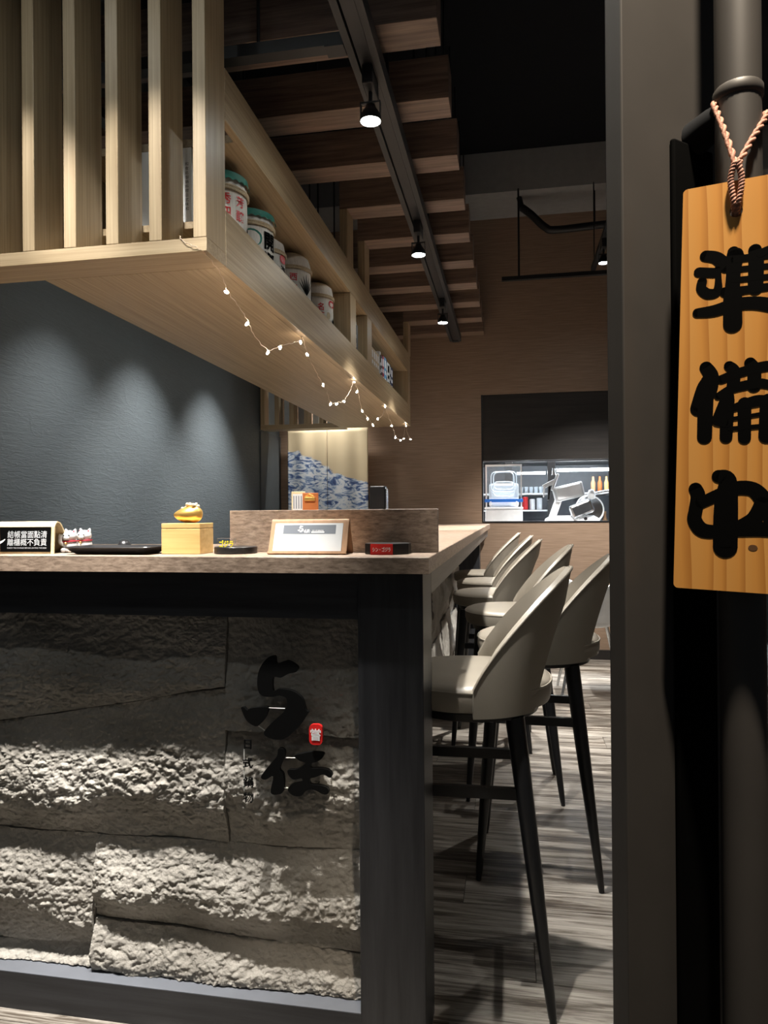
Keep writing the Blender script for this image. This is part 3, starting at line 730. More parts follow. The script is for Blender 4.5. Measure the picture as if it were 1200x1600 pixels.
# ================================================================== HANGING OAK SHELF
shf = empty('hanging_shelf', (-0.98, 3.4, 1.80), 'long oak display shelf hung from the ceiling with a slatted screen front', 'shelf')
XO, XI = -0.73, -1.24
sm_ = B(); sm_.rbox(-0.034, 0, 0, 0.12, 0, 0.865, 0.0012, 1); slat_me = sm_.mesh(); slat_me.materials.append(M['oak_z'])
for k in range(10):
    o = bpy.data.objects.new('slat', slat_me); col.objects.link(o); o.parent = shf
    o.location = Vector((-0.731 - 0.1178 * k, 1.625, 1.8345)) - shf.location
box('screen_rail', 'oak_x', -1.905, XO, 1.625, 1.745, 1.800, 1.834, shf, 0.0012)
box('bottom_panel', 'oak_y', XI, XO - 0.022, 1.7455, 5.20, 1.800, 1.820, shf)
box('lower_fascia', 'oak_y', XO - 0.022, XO, 1.7455, 5.20, 1.800, 1.950, shf, 0.001)
box('floor_board', 'oak_y', XI, XO - 0.0225, 1.75, 5.08, 1.912, 1.930, shf)
box('back_panel', 'oak_y', XI - 0.018, XI - 0.0005, 1.7455, 5.20, 1.800, 2.19, shf)
box('upper_fascia', 'oak_y', XO - 0.022, XO, 1.7455, 5.20, 2.188, 2.325, shf, 0.001)
box('top_board', 'oak_y', XI - 0.018, XO - 0.0225, 1.86, 5.20, 2.190, 2.212, shf)
for y0, y1 in ((3.216, 3.336), (3.61, 3.73), (5.081, 5.199)):
    box('divider', 'oak_z', XI, XO - 0.0005, y0, y1, 1.9505 if y1 < 5 else 1.9505, 2.1875, shf, 0.001)
BE = [2.114 + 0.3895 * k for k in range(10)]
for k in (3, 4, 8):
    box('hanger_post', 'oak_z', XO - 0.036, XO, BE[k] - 0.125, BE[k], 2.3255, 2.5545, shf, 0.001)
# return of the screen along the back of the bar
rt = empty('slatted_screen', (-1.46, 5.26, 1.81), 'short dark slatted wood screen hung above the patterned curtain', 'screen')
box('screen_rail', 'oak_x', -1.905, -1.262, 5.205, 5.30, 1.808, 1.842, rt)
box('frame_stile', 'oak_z', -1.905, -1.872, 5.205, 5.30, 1.8425, 2.55, rt)
for k in range(5):
    x = -1.79 + 0.118 * k
    box('slat', 'oak_z', x, x + 0.034, 5.205, 5.30, 1.8425, 2.55, rt)
for k in range(4):
    x = -1.745 + 0.115 * k
    o = box('binder', ('kitchenwall', 'greybeam', 'paper', 'paper')[k], x, x + 0.05, 5.305, 5.40, 1.845, 2.16, None, 0.003)
    tag(o, ('pale grey binder behind the slatted screen nearest the slate wall', 'dark grey binder behind the slatted screen',
            'first white binder behind the slatted screen', 'second white binder behind the slatted screen')[k], 'binder', 'binders behind the slatted screen')
o = box('binder_shelf', 'oak_x', -1.905, -1.262, 5.3005, 5.41, 1.815, 1.8445, rt)

# ================================================================== CEILING BEAMS
words = ('nearest', 'second', 'third', 'fourth', 'fifth', 'sixth', 'seventh', 'eighth', 'ninth', 'farthest')
for k, yb in enumerate(BE):
    x0 = XO - 0.036 if k in (3, 4, 8) else -1.905
    o = B().rbox(x0, -0.195, yb - 0.125, yb, 2.555, 2.70, 0.0012, 1).out('ceiling_beam', 'beam')
    tag(o, '%s brown wood ceiling beam counted from the entrance, crossing above the light track' % words[k], 'beam', 'wood ceiling beams over the bar')
    # rods that carry the beam from the slab
    for xx in (-0.32, -1.1 if x0 < -1 else -0.70):
        b = B(); b.tube([(xx, yb - 0.06, 2.7005), (xx, yb - 0.06, CZ)], 0.005, 6); b.out('hanger_rod', 'black', o)

# ================================================================== LIGHT TRACKS AND SPOTLIGHTS
trk = empty('lighting_track', (-0.40, 3.2, 2.45), 'long black lighting track running under the beams above the stools', 'track')
b = B()
b.box(-0.445, -0.360, 1.0, 5.36, 2.492, 2.502).box(-0.445, -0.425, 1.0, 5.36, 2.452, 2.4915).box(-0.380, -0.360, 1.0, 5.36, 2.452, 2.4915)
b.out('channel', 'track', trk)
b = B(); b.box(-0.4215, -0.3835, 1.0, 5.36, 2.462, 2.4915); b.out('rail', 'black', trk)
for yy in (1.3, 2.35, 3.55, 4.7):
    b = B(); b.tube([(-0.40, yy, 2.5025), (-0.40, yy, CZ)], 0.006, 8); b.out('suspension_rod', 'black', trk)
b = B(); b.rbox(-0.43, -0.375, 5.3605, 5.40, 2.455, 2.50, 0.004); b.out('end_cap', 'black', trk)
o = empty('lighting_track', (-0.9, 1.92, 2.45), 'thin black cross track branching from the long track over the oak screen', 'track')
b = B(); b.box(-1.85, -0.4465, 1.90, 1.94, 2.455, 2.49); b.out('rail', 'track', o)
b = B(); b.box(-0.50, -0.4460, 1.895, 1.945, 2.448, 2.4545); b.out('connector', 'black', o)
for xx in (-0.7, -1.5):
    b = B(); b.tube([(xx, 1.92, 2.4905), (xx, 1.92, CZ)], 0.005, 6); b.out('suspension_rod', 'black', o)

def make_spot_meshes():
    d = {}
    b = B(); b.rbox(-0.016, 0.016, -0.05, 0.05, -0.055, 0, 0.003); d['adapter'] = b.mesh()
    b = B(); b.tube([(0, 0.0, -0.055), (0, 0.0, -0.085)], 0.006, 8); b.box(-0.028, 0.028, -0.006, 0.006, -0.089, -0.084)
    b.box(-0.031, -0.028, -0.008, 0.008, -0.13, -0.084).box(0.028, 0.031, -0.008, 0.008, -0.13, -0.084); d['yoke'] = b.mesh()
    b = B(); b.lathe([(0.0, -0.092), (0.014, -0.093), (0.017, -0.104), (0.024, -0.112), (0.0315, -0.128), (0.0325, -0.142), (0.030, -0.142), (0.029, -0.132), (0, -0.131)], 24); d['reflector_cup'] = b.mesh(40)
    b = B(); b.lathe([(0.0, -0.1405), (0.015, -0.140), (0.0285, -0.1365), (0.0285, -0.1335), (0, -0.1335)], 24); d['lamp_face'] = b.mesh(40)
    return d
SM_ = make_spot_meshes()
MATS = {'adapter': 'black', 'yoke': 'black', 'reflector_cup': 'blacksat', 'lamp_face': 'lampglass'}
for k_, m_ in SM_.items(): m_.materials.append(M[MATS[k_]])
def spotlight(x, y, z, label, power, angle, target=None, blend=0.7, color=NEUTRAL, rot=(0, 0, 0), group='track spotlights'):
    e = empty('track_spotlight', (x, y, z), label, 'spotlight', group)
    e.rotation_euler = rot
    for k_, m_ in SM_.items():
        o = bpy.data.objects.new(k_, m_); col.objects.link(o); o.parent = e
    tgt = target or (x, y, 0)
    d = (Vector(tgt) - Vector((x, y, z - 0.14))).normalized()
    spot('spot_beam', Vector((x, y, z - 0.14)) + d * 0.012, tgt, power, angle, blend, 0.024, color)
    return e
P_AISLE = 82
spotlight(-0.402, 2.06, 2.462, 'lit track spotlight nearest the entrance on the long track', P_AISLE, 66, (-0.33, 2.06, 0))
spotlight(-0.402, 3.17, 2.462, 'lit track spotlight in the middle of the long track', P_AISLE, 74, (-0.42, 3.35, 0))
spotlight(-0.402, 4.33, 2.462, 'lit track spotlight farthest along the long track', P_AISLE, 74, (-0.42, 4.5, 0))
# front track just inside the door, over the counter front (out of the picture)
o = empty('lighting_track', (-0.6, 1.04, 2.86), 'black track over the front edge of the counter', 'track')
b = B(); b.box(-1.85, 0.6, 1.085, 1.125, 2.862, 2.895); b.out('rail', 'track', o)
for xx in (-1.6, 0.3):
    b = B(); b.tube([(xx, 1.105, 2.8955), (xx, 1.105, CZ)], 0.005, 6); b.out('suspension_rod', 'black', o)
for i, x in enumerate((-1.22, -0.80, -0.40)):
    spotlight(x, 1.105, 2.862, ('track spotlight over the payment sign end of the counter', 'track spotlight over the middle of the counter front', 'track spotlight over the lettering on the counter')[i], 150, 37, (x, 1.39, 0.8), 0.75)
# second front track that lights the oak screen and the things on the counter
o = empty('lighting_track', (-0.8, 0.60, 2.86), 'black track just inside the entrance facing the oak screen', 'track')
b = B(); b.box(-1.85, 0.2, 0.58, 0.62, 2.862, 2.895); b.out('rail', 'track', o)
for xx in (-1.6, 0.1):
    b = B(); b.tube([(xx, 0.60, 2.8955), (xx, 0.60, CZ)], 0.005, 6); b.out('suspension_rod', 'black', o)
for i, x in enumerate((-1.30, -0.86, -0.44)):
    spotlight(x, 0.60, 2.862, ('track spotlight aimed at the left part of the oak screen', 'track spotlight aimed at the middle of the oak screen', 'track spotlight aimed at the corner of the oak screen')[i], 50, 33, (x, 1.45, 1.97), 0.6)
# wall washers between shelf and slate wall
o = empty('lighting_track', (-1.46, 3.5, 2.55), 'black track washing the slate blue wall behind the shelf', 'track')
b = B(); b.box(-1.40, -1.36, 2.0, 5.0, 2.512, 2.545); b.out('rail', 'track', o)
for yy in (2.2, 4.8):
    b = B(); b.tube([(-1.38, yy, 2.5455), (-1.38, yy, CZ)], 0.005, 6); b.out('suspension_rod', 'black', o)
for i, yy in enumerate((2.72, 3.42, 4.28)):
    spotlight(-1.38, yy, 2.512, '%s wall washing spotlight over the slate blue wall' % ('near', 'middle', 'far')[i], (27, 50, 56)[i], 74, (-1.92, yy, 0.62), 1.0, (1.0, 0.98, 0.95))
spotlight(-1.48, 5.50, 2.512, 'unseen spotlight added to brighten the patterned curtain', 22, 80, (-1.48, 5.62, 1.2), 0.9)  # no such lamp in view; added to brighten the curtain
# dining side track, seen in part beside the door
o = empty('lighting_track', (0.52, 5.15, 2.84), 'thin black track hung in front of the back wall by thin rods', 'track')
b = B(); b.box(-0.05, 2.3, 5.18, 5.215, 2.835, 2.862); b.out('rail', 'black', o)
for xx in (0.073, 0.60):
    b = B(); b.tube([(xx, 5.2, 2.8625), (xx, 5.2, 3.50)], 0.007 if xx < 0.3 else 0.004, 8); b.out('suspension_rod', 'black', o)
o = empty('lighting_track', (0.63, 3.9, 2.90), 'black track running towards the door on the dining side', 'track')
b = B(); b.box(0.575, 0.605, 2.0, 5.179, 2.862, 2.89); b.out('rail', 'black', o)
for yy in (2.3, 4.0):
    b = B(); b.tube([(0.59, yy, 2.8905), (0.59, yy, CZ)], 0.004, 6); b.out('suspension_rod', 'black', o)
spotlight(0.59, 4.62, 2.862, 'lit track spotlight on the dining side beside the door frame', 150, 95, (0.75, 4.9, 0.0))
spotlight(0.59, 3.1, 2.862, 'track spotlight over the aisle between stools and dining chairs', 16, 95, (0.5, 3.1, 0))
spotlight(0.59, 2.12, 2.862, 'track spotlight over the aisle just inside the door', 7, 95, (0.4, 2.1, 0))
# pipe near the ceiling
o = empty('ceiling_pipe', (0.5, 5.3, 3.25), 'black bent pipe running below the dark bulkhead at the back wall', 'pipe')
pts = catmull([(0.10, 5.34, 3.42), (0.17, 5.34, 3.36), (0.27, 5.34, 3.26), (0.36, 5.34, 3.235), (0.8, 5.34, 3.25), (1.8, 5.34, 3.26)], 6)
b = B(); b.tube(pts, 0.028, 12); b.out('pipe', 'black', o, 60)
b = B(); b.tube([(0.10, 5.34, 3.42), (0.08, 5.34, 3.499)], 0.02, 8); b.out('elbow', 'black', o)
b = B(); b.tube([(0.62, 5.34, 3.27), (0.62, 5.34, 3.499)], 0.008, 6); b.out('pipe_hanger', 'black', o)

# ================================================================== BAR STOOLS
def make_stool():
    root = empty('bar_stool', (0, 0, 0))
    # seat: rounded superellipse cushion
    def ring(rx, ry, z, n=40, p=2.2, cx=0.014):
        out = []
        for k in range(n):
            a = 2 * PI * k / n; c, s_ = math.cos(a), math.sin(a)
            out.append((cx + rx * math.copysign(abs(c) ** (2 / p), c), ry * math.copysign(abs(s_) ** (2 / p), s_), z))
        return out
    def loft(rings):
        b = B(); R_ = [[b.bm.verts.new(v) for v in r] for r in rings]; n = len(R_[0])
        for a, c in zip(R_[:-1], R_[1:]):
            for k in range(n): b.bm.faces.new((a[k], a[(k + 1) % n], c[(k + 1) % n], c[k]))
        b.bm.faces.new(R_[0][::-1]); b.bm.faces.new(R_[-1]); return b
    b = loft([ring(0.172, 0.172, 0.690), ring(0.192, 0.190, 0.697), ring(0.197, 0.194, 0.715), ring(0.197, 0.194, 0.737), ring(0.192, 0.190, 0.748), ring(0.174, 0.172, 0.755), ring(0.09, 0.095, 0.758)])
    seat = b.out('seat', 'leather', root, 50)
    b = B(); b.tube(ring(0.1965, 0.1935, 0.741), 0.0028, 6, closed=True); b.out('piping', 'leather', seat, 60)
    b = loft([ring(0.150, 0.160, 0.668), ring(0.165, 0.172, 0.672), ring(0.168, 0.175, 0.6895)])
    b.out('seat_base', 'blacksat', root, 50)
    # backrest shell: hollow at the lower rear
    NT, NV = 48, 10
    def edges(th):
        a = abs(th)
        top = 0.742 + 0.272 * max(0.0, math.cos(min(1, a / R(84)) * PI / 2)) ** 0.80
        h = min(1.0, a / R(38))
        bot = 0.935 - 0.245 * (h ** 2.6)
        return bot, max(top, bot + 0.004)
    def pt(th, z):
        f = max(0.0, (z - 0.69) / 0.32)
        rx = 0.200 + 0.055 * f ** 1.15; ry = 0.207 + 0.006 * f - 0.03 * f * f
        return Vector((rx * math.cos(th) + 0.0, ry * math.sin(th), z))
    th_max = R(83)
    outer, inner = [], []
    for i in range(NT + 1):
        th = -th_max + 2 * th_max * i / NT
        bo, to = edges(th)
        co, ci = [], []
        for j in range(NV + 1):
            t = j / NV; z = bo + (to - bo) * t
            p = pt(th, z)
            thick = 0.026 * (0.62 + 0.38 * math.sin(PI * min(1, max(0, t)))) * (0.75 if abs(th) > R(70) else 1)
            n = Vector((math.cos(th) / 0.20, math.sin(th) / 0.207, -0.8)).normalized()
            co.append(p + n * 0.006); ci.append(p - n * (thick - 0.006))
        outer.append(co); inner.append(ci)
    b = B()
    VO = [[b.bm.verts.new(p) for p in c] for c in outer]; VI = [[b.bm.verts.new(p) for p in c] for c in inner]
    for i in range(NT):
        for j in range(NV):
            b.bm.faces.new((VO[i][j], VO[i + 1][j], VO[i + 1][j + 1], VO[i][j + 1]))
            b.bm.faces.new((VI[i][j + 1], VI[i + 1][j + 1], VI[i + 1][j], VI[i][j]))
        b.bm.faces.new((VO[i][NV], VO[i + 1][NV], VI[i + 1][NV], VI[i][NV]))
        b.bm.faces.new((VI[i][0], VI[i + 1][0], VO[i + 1][0], VO[i][0]))
    for i, fl_ in ((0, False), (NT, True)):
        for j in range(NV):
            q = (VO[i][j], VO[i][j + 1], VI[i][j + 1], VI[i][j])
            b.bm.faces.new(q if not fl_ else q[::-1])
    back = b.out('backrest', 'leather', root, 60)
    b = B(); b.tube([outer[i][NV] + Vector((0, 0, 0.001)) for i in range(NT + 1)], 0.0035, 6); b.out('piping', 'leather', back, 60)
    # legs and bars
    def foot(sx, sy): return Vector((sx * 0.185 + 0.012, sy * 0.168, 0))
    def head(sx, sy): return Vector((sx * 0.118, sy * 0.125, 0.675))
    for sx in (1, -1):
        for sy in (1, -1):
            f, h = foot(sx, sy), head(sx, sy)
            b = B(); b.tube([f + (h - f) * t for t in (0.018, 0.06, 0.5, 1.0)], [0.0095, 0.0110, 0.0185, 0.0225], 12)
            lg = b.out('leg', 'blacksat', root, 40)
            b = B(); b.tube([f + (h - f) * t for t in (0.0, 0.0175)], 0.0085, 10); b.out('foot_cap', 'black', lg)
    def at(sx, sy, z):
        f, h = foot(sx, sy), head(sx, sy); return f + (h - f) * (z / 0.675)
    def bar(p, q, hgt=0.026, wid=0.014):
        d = (q - p).normalized(); s_ = Vector((0, 0, 1)).cross(d).normalized() * wid / 2; u = Vector((0, 0, hgt / 2))
        b = B(); vs = [b.bm.verts.new(x + a * s_ + c * u) for x in (p, q) for a, c in ((-1, -1), (1, -1), (1, 1), (-1, 1))]
        for f in ((0, 1, 2, 3), (7, 6, 5, 4), (0, 4, 5, 1), (1, 5, 6, 2), (2, 6, 7, 3), (3, 7, 4, 0)): b.bm.faces.new([vs[i] for i in f])
        b.out('stretcher', 'blacksat', root)
    bar(at(1, 1, 0.50), at(-1, 1, 0.50)); bar(at(1, -1, 0.50), at(-1, -1, 0.50))
    bar(at(1, -1, 0.345), at(1, 1, 0.345)); bar(at(-1, -1, 0.30), at(-1, 1, 0.30))
    return root
st0 = make_stool()
stools = [(-0.115, 1.79, 1, 'nearest taupe leather bar stool, tucked against the black counter post'),
          (0.070, 2.385, -2, 'taupe leather bar stool pulled out farthest from the counter, second from the entrance'),
          (-0.010, 3.00, 2, 'third taupe leather bar stool from the entrance, behind the pulled-out one'),
          (-0.110, 3.60, -1, 'fourth taupe leather bar stool from the entrance along the counter'),
          (-0.135, 4.20, 1, 'fifth taupe leather bar stool from the entrance along the counter'),
          (-0.200, 4.80, 0, 'farthest taupe leather bar stool, beside the kitchen hatch wall')]
for i, (x, y, a, lab) in enumerate(stools):
    o = st0 if i == 0 else copy_tree(st0)
    o.location = (x, y, 0); o.rotation_euler = (0, 0, R(a))
    tag(o, lab, 'stool', 'bar stools along the counter')

# ================================================================== SAKE BARRELS, BOOKS ON THE SHELF
def barrel(x, y, r, h, label, motif):
    z0 = 1.9305
    e = empty('sake_barrel', (x, y, z0), label, 'barrel', 'straw-wrapped sake barrels on the oak shelf')
    hb = h * 0.74
    b = B(); b.lathe([(0, 0), (r * 0.90, 0), (r * 0.985, h * 0.1), (r, h * 0.4), (r * 0.985, hb - 0.004), (r * 0.97, hb)], 40, (x, y, z0)); b.out('body', 'cloth', e, 50)
    sd = x * 31 + y * 17
    b = B(); b.lathe([(r * 0.985, hb + 0.001), (r * 0.99, hb + 0.02), (r * 0.93, h * 0.93), (r * 0.72, h * 0.99), (r * 0.35, h * 1.0), (0, h * 0.97)], 40, (x, y, z0),
                     wob=lambda i, a: 0.05 * noise.noise(Vector((math.cos(a) * 2.2 + sd, math.sin(a) * 2.2, i * 0.4))) * (1 if i > 1 else 0.3))
    cap = b.out('cloth_cap', 'cloth', e, 60)
    for dz in (0.0, 0.007):
        b = B(); b.tube([(x + (r + 0.002) * math.cos(2 * PI * k / 40), y + (r + 0.002) * math.sin(2 * PI * k / 40), z0 + hb - 0.004 + dz) for k in range(40)], 0.0042, 6, closed=True); b.out('rope', 'rope', e, 60)
    def wrap(a0, zc):
        def f(u, v, d): 
            a = R(a0) + u / r
            return (x + (r + 0.0016) * math.cos(a), y + (r + 0.0016) * math.sin(a), z0 + zc + v)
        return f
    motif(e, wrap, r, h, hb, cap, (x, y, z0))
def patch(e, wrapf, pts, mat, name='print'):
    """flat printed shape on the barrel's side"""
    pts = smooth_outline(pts, 3)
    me = bpy.data.meshes.new(name)
    tris = geometry.tessellate_polygon([[Vector((p[0], p[1], 0)) for p in pts]])
    me.from_pydata([wrapf(u, v, 0) for u, v in pts], [], [tuple(t) for t in tris]); me.update()
    return link(name, me, mat, e)
def cap_green(cap, c, r, h, hb):
    """green scalloped print on the cap's flank that faces the aisle"""
    x, y, z0 = c
    V = []; F = []; n = 26
    for k in range(n + 1):
        a = R(-95 + 120 * k / n); low = hb + 0.018 + 0.006 * abs(math.sin(k * 1.05))
        for (f, zz, rr) in ((0, low, 1.0), (1, h * 0.86, 0.965), (2, h * 0.935, 0.935)):
            V.append((x + (r * rr + 0.007) * math.cos(a), y + (r * rr + 0.007) * math.sin(a), z0 + zz))
    for k in range(n):
        for j in range(2): q = k * 3 + j; F.append((q, q + 3, q + 4, q + 1))
    me = bpy.data.meshes.new('printed_pine'); me.from_pydata(V, [], F); me.update(); shade(me, 60)
    link('printed_pine', me, 'green', cap)
def vtext(e, wrap, a, zc, s, size, mat, step=1.12, bold=0.012):
    for i, ch in enumerate(s):
        text('lettering', ch, size, wrap(a, zc - i * size * step), mat, e, bold=bold)
def leaf(e, wrap, a, zc, s, mat):
    for k in range(7):
        t = R(55 + k * 12); l = s * (1.0 - 0.08 * abs(k - 3))
        patch(e, wrap(a, zc), [(0, 0), (l * math.cos(t) * 0.5 - 0.003, l * math.sin(t) * 0.5), (l * math.cos(t), l * math.sin(t)), (l * math.cos(t) * 0.5 + 0.003, l * math.sin(t) * 0.5)], mat)
def m1(e, wrap, r, h, hb, cap, c):
    cap_green(cap, c, r, h, hb)
    vtext(e, wrap, -20, hb - 0.035, '芳醸', 0.034, 'red', 1.25); vtext(e, wrap, -52, hb - 0.035, '秀四流', 0.034, 'red', 1.15)
    leaf(e, wrap, -90, hb - 0.09, 0.07, 'ink'); patch(e, wrap(8, hb - 0.13), [(-0.012, -0.02), (0.012, -0.02), (0.008, 0.02), (-0.004, 0.03)], 'ink')
def m2(e, wrap, r, h, hb, cap, c):
    cap_green(cap, c, r, h, hb)
    text('lettering', '開', 0.062, wrap(-14, hb - 0.05), 'ink', e, bold=0.03); text('lettering', '運', 0.062, wrap(-14, hb - 0.115), 'ink', e, bold=0.03)
    patch(e, wrap(-62, hb - 0.05), [(-0.03, -0.02), (0, -0.028), (0.032, -0.016), (0.036, 0.012), (0.01, 0.028), (-0.026, 0.02)], 'green')
    patch(e, wrap(-58, hb - 0.088), [(-0.02, -0.01), (0.012, -0.014), (0.018, 0.008), (-0.01, 0.012)], 'yellow')
    patch(e, wrap(-72, hb - 0.095), [(-0.02, -0.012), (0.01, -0.014), (0.014, 0.006), (-0.012, 0.012)], 'red')
def m2b(e, wrap, r, h, hb, cap, c):
    patch(e, wrap(-8, hb - 0.022), [(-0.016, -0.012), (0.016, -0.012), (0.016, 0.012), (-0.016, 0.012)], 'red')
    vtext(e, wrap, -8, hb - 0.062, '海の山', 0.036, 'ink', 1.1, 0.02)
def m3(e, wrap, r, h, hb, cap, c):
    vtext(e, wrap, -62, hb - 0.04, '西山', 0.032, 'red', 1.2, 0.02)
    leaf(e, wrap, -22, hb - 0.105, 0.085, 'ink'); leaf(e, wrap, 18, hb - 0.11, 0.045, 'ink')
    patch(e, wrap(10, hb - 0.135), [(-0.01, -0.012), (0.01, -0.012), (0.01, 0.012), (-0.01, 0.012)], 'red')
def m4(e, wrap, r, h, hb, cap, c):
    vtext(e, wrap, -55, hb - 0.05, '名酒', 0.034, 'red', 1.15, 0.02)
    patch(e, wrap(-10, hb - 0.03), [(-0.02, -0.012), (0.02, -0.012), (0.02, 0.012), (-0.02, 0.012)], 'red')
    text('lettering', '清酒', 0.015, wrap(-10, hb - 0.03), 'whiteink', e)
    patch(e, wrap(-28, hb - 0.085), [(-0.010, -0.012), (0.008, -0.014), (0.011, 0.010), (-0.007, 0.014)], 'rope'); leaf(e, wrap, 0, hb - 0.125, 0.04, 'ink')
barrel(-0.862, 2.00, 0.088, 0.238, 'barrel nearest the oak screen, white with green cap and two columns of red characters', m1)
barrel(-0.862, 2.245, 0.088, 0.228, 'green-capped sake barrel with a large black character and colourful print', m2)
barrel(-0.872, 2.425, 0.078, 0.205, 'narrow white sake barrel with red square, half hidden behind the green-capped one', m2b)
barrel(-0.862, 2.70, 0.085, 0.245, 'white-capped sake barrel with grey pine sprig print', m3)
barrel(-0.862, 3.06, 0.085, 0.245, 'white-capped sake barrel farthest from the screen, with small red label', m4)

# white cards behind the oak screen
for x, w_, lab in ((-1.02, 0.10, 'white printed card box standing behind the oak slats, left of the other'), (-0.905, 0.075, 'white card box with a column of tiny print, right behind the last oak slat gap')):
    e = empty('card_box', (x, 1.87, 1.9305), lab, 'box')
    b = B(); b.rbox(x - w_ / 2, x + w_ / 2, 1.835, 1.90, 1.9305, 2.176, 0.002); b.out('carton', 'paper', e)
    for k in range(11):
        text('lettering', '和食処御鍋料理日式味'[k % 10], 0.011, lambda u, v, d, k=k: (x + w_ / 2 - 0.014 + u, 1.8346, 2.13 - k * 0.0125 + v), 'ink', e)
# books
def book(y, t, h, d, mat, label, band=None):
    e = empty('book', (-0.80, y, 1.9305), label, 'book', 'books on the oak shelf')
    x1 = -0.757
    b = B(); b.rbox(x1 - d, x1, y, y + t, 1.9305, 1.9305 + h, 0.0015, 1); b.out('cover', mat, e)
    b = B(); b.box(x1 - d - 0.001, x1 - 0.006, y + 0.0025, y + t - 0.0025, 1.934, 1.9305 + h + 0.0004); b.out('pages', 'paper', e)
    if band:
        for k, (za, zb) in enumerate(((0.12, 0.30), (0.42, 0.55), (0.65, 0.9))):
            b = B(); b.box(x1 - 0.0005, x1 + 0.0006, y + t * 0.2, y + t * 0.8, 1.9305 + h * za, 1.9305 + h * zb); b.out('spine_print', band, e)
M['b_navy'] = plain('navy cover', (0.02, 0.03, 0.09), 0.5); M['b_red'] = plain('crimson cover', (0.35, 0.02, 0.04), 0.5)
M['b_blue'] = plain('sky blue cover', (0.10, 0.36, 0.62), 0.5); M['b_dark'] = plain('charcoal cover', (0.03, 0.03, 0.035), 0.5); M['b_tan'] = plain('tan cover', (0.42, 0.33, 0.22), 0.6)
book(3.44, 0.022, 0.185, 0.14, 'paper', 'white book with dark spine print alone in the narrow middle cell', 'ink')
book(3.466, 0.03, 0.175, 0.14, 'b_dark', 'dark book beside the white one in the narrow middle cell')
yy = 3.80
for k in range(5):
    book(yy, 0.052, 0.155, 0.13, 'b_tan', ('first', 'second', 'third', 'fourth', 'fifth')[k] + ' tan volume of the matching set in the far shelf cell', 'paper'); yy += 0.056
yy += 0.03
for k, (t, h, mt, lab) in enumerate(((0.03, 0.185, 'paper', 'white book after the tan set in the far shelf cell'), (0.05, 0.17, 'b_dark', 'charcoal book left of the crimson one'),
                                     (0.05, 0.18, 'b_red', 'crimson book in the far shelf cell'), (0.07, 0.185, 'b_blue', 'sky blue book in the far shelf cell'),
                                     (0.02, 0.18, 'b_navy', 'thin navy book right of the sky blue one'), (0.09, 0.175, 'paper', 'thick white book near the end of the shelf'),
                                     (0.03, 0.18, 'b_dark', 'dark book right of the thick white one'), (0.08, 0.17, 'b_navy', 'navy book at the end of the shelf'))):
    book(yy, t, h, 0.13, mt, lab, 'ink' if mt == 'paper' else 'whiteink'); yy += t + 0.006

# ================================================================== FAIRY LIGHTS
fe = empty('string_light', (-0.745, 3.4, 1.80), 'string of tiny warm fairy lights drooping from the shelf edge', 'string light')
W = [(-0.80, 1.6235, 1.84), (-0.785, 1.6185, 1.822), (-0.755, 1.619, 1.808), (-0.738, 1.640, 1.796), (-0.736, 1.724, 1.776), (-0.736, 1.769, 1.745), (-0.738, 1.854, 1.727), (-0.74, 1.926, 1.707), (-0.741, 1.981, 1.678), (-0.742, 2.104, 1.665), (-0.742, 2.222, 1.706), (-0.741, 2.347, 1.744), (-0.741, 2.446, 1.779), (-0.741, 2.47, 1.795), (-0.741, 2.534, 1.746), (-0.742, 2.646, 1.706), (-0.743, 2.759, 1.671), (-0.744, 2.818, 1.655), (-0.745, 2.891, 1.622), (-0.745, 3.003, 1.639), (-0.745, 3.124, 1.666), (-0.744, 3.257, 1.735), (-0.743, 3.328, 1.794), (-0.743, 3.413, 1.762), (-0.743, 3.517, 1.682), (-0.744, 3.663, 1.662), (-0.745, 3.803, 1.645), (-0.745, 3.956, 1.69), (-0.745, 4.122, 1.738), (-0.744, 4.188, 1.795), (-0.744, 4.346, 1.741), (-0.745, 4.466, 1.715), (-0.745, 4.591, 1.659), (-0.745, 4.782, 1.657), (-0.745, 4.93, 1.681), (-0.745, 5.0, 1.74), (-0.745, 5.05, 1.795), (-0.742, 5.12, 1.74), (-0.736, 5.215, 1.71)]
wp = catmull(W, 6)
wp = [p + Vector((0.002 * math.sin(i * 2.3), 0.0, 0.0015 * math.sin(i * 1.7))) for i, p in enumerate(wp)]
b = B(); b.tube(wp, 0.0011, 6); b.out('wire', 'wire', fe, 60)
for i, k in enumerate((5, 7, 9, 10, 12, 14, 16, 18, 19, 20, 22, 23, 24, 25, 26, 27, 29, 31, 32, 33, 34, 36, 38)):
    p = Vector(W[k]); d = Vector((random.uniform(-0.5, 0.5), random.uniform(-0.6, 0.6), random.uniform(-1, 0.6))).normalized()
    p = p + Vector((0, 0, -0.004))
    b = B(); b.tube([p, p + d * 0.006, p + d * 0.011], [0.0035, 0.004, 0.0022], 8); b.out('bulb', 'led', fe, 60)

# ================================================================== THINGS ON THE COUNTER
Z0 = ZT + 0.0004
def tent(e, x0, x1, sec, mat, name, thick=0.003):
    """bent sheet: sec is a list of (y, z) along the outside"""
    inner = []
    for i, (y, z) in enumerate(sec):
        a = Vector(sec[max(i - 1, 0)]); c = Vector(sec[min(i + 1, len(sec) - 1)]); t = (c - a).normalized()
        inner.append((y + t.y * thick, z - t.x * thick))
    pts = sec + inner[::-1]
    b = B(); b.prism(pts, x0, x1, lambda u, v, a: (a, u, v)); return b.out(name, mat, e)
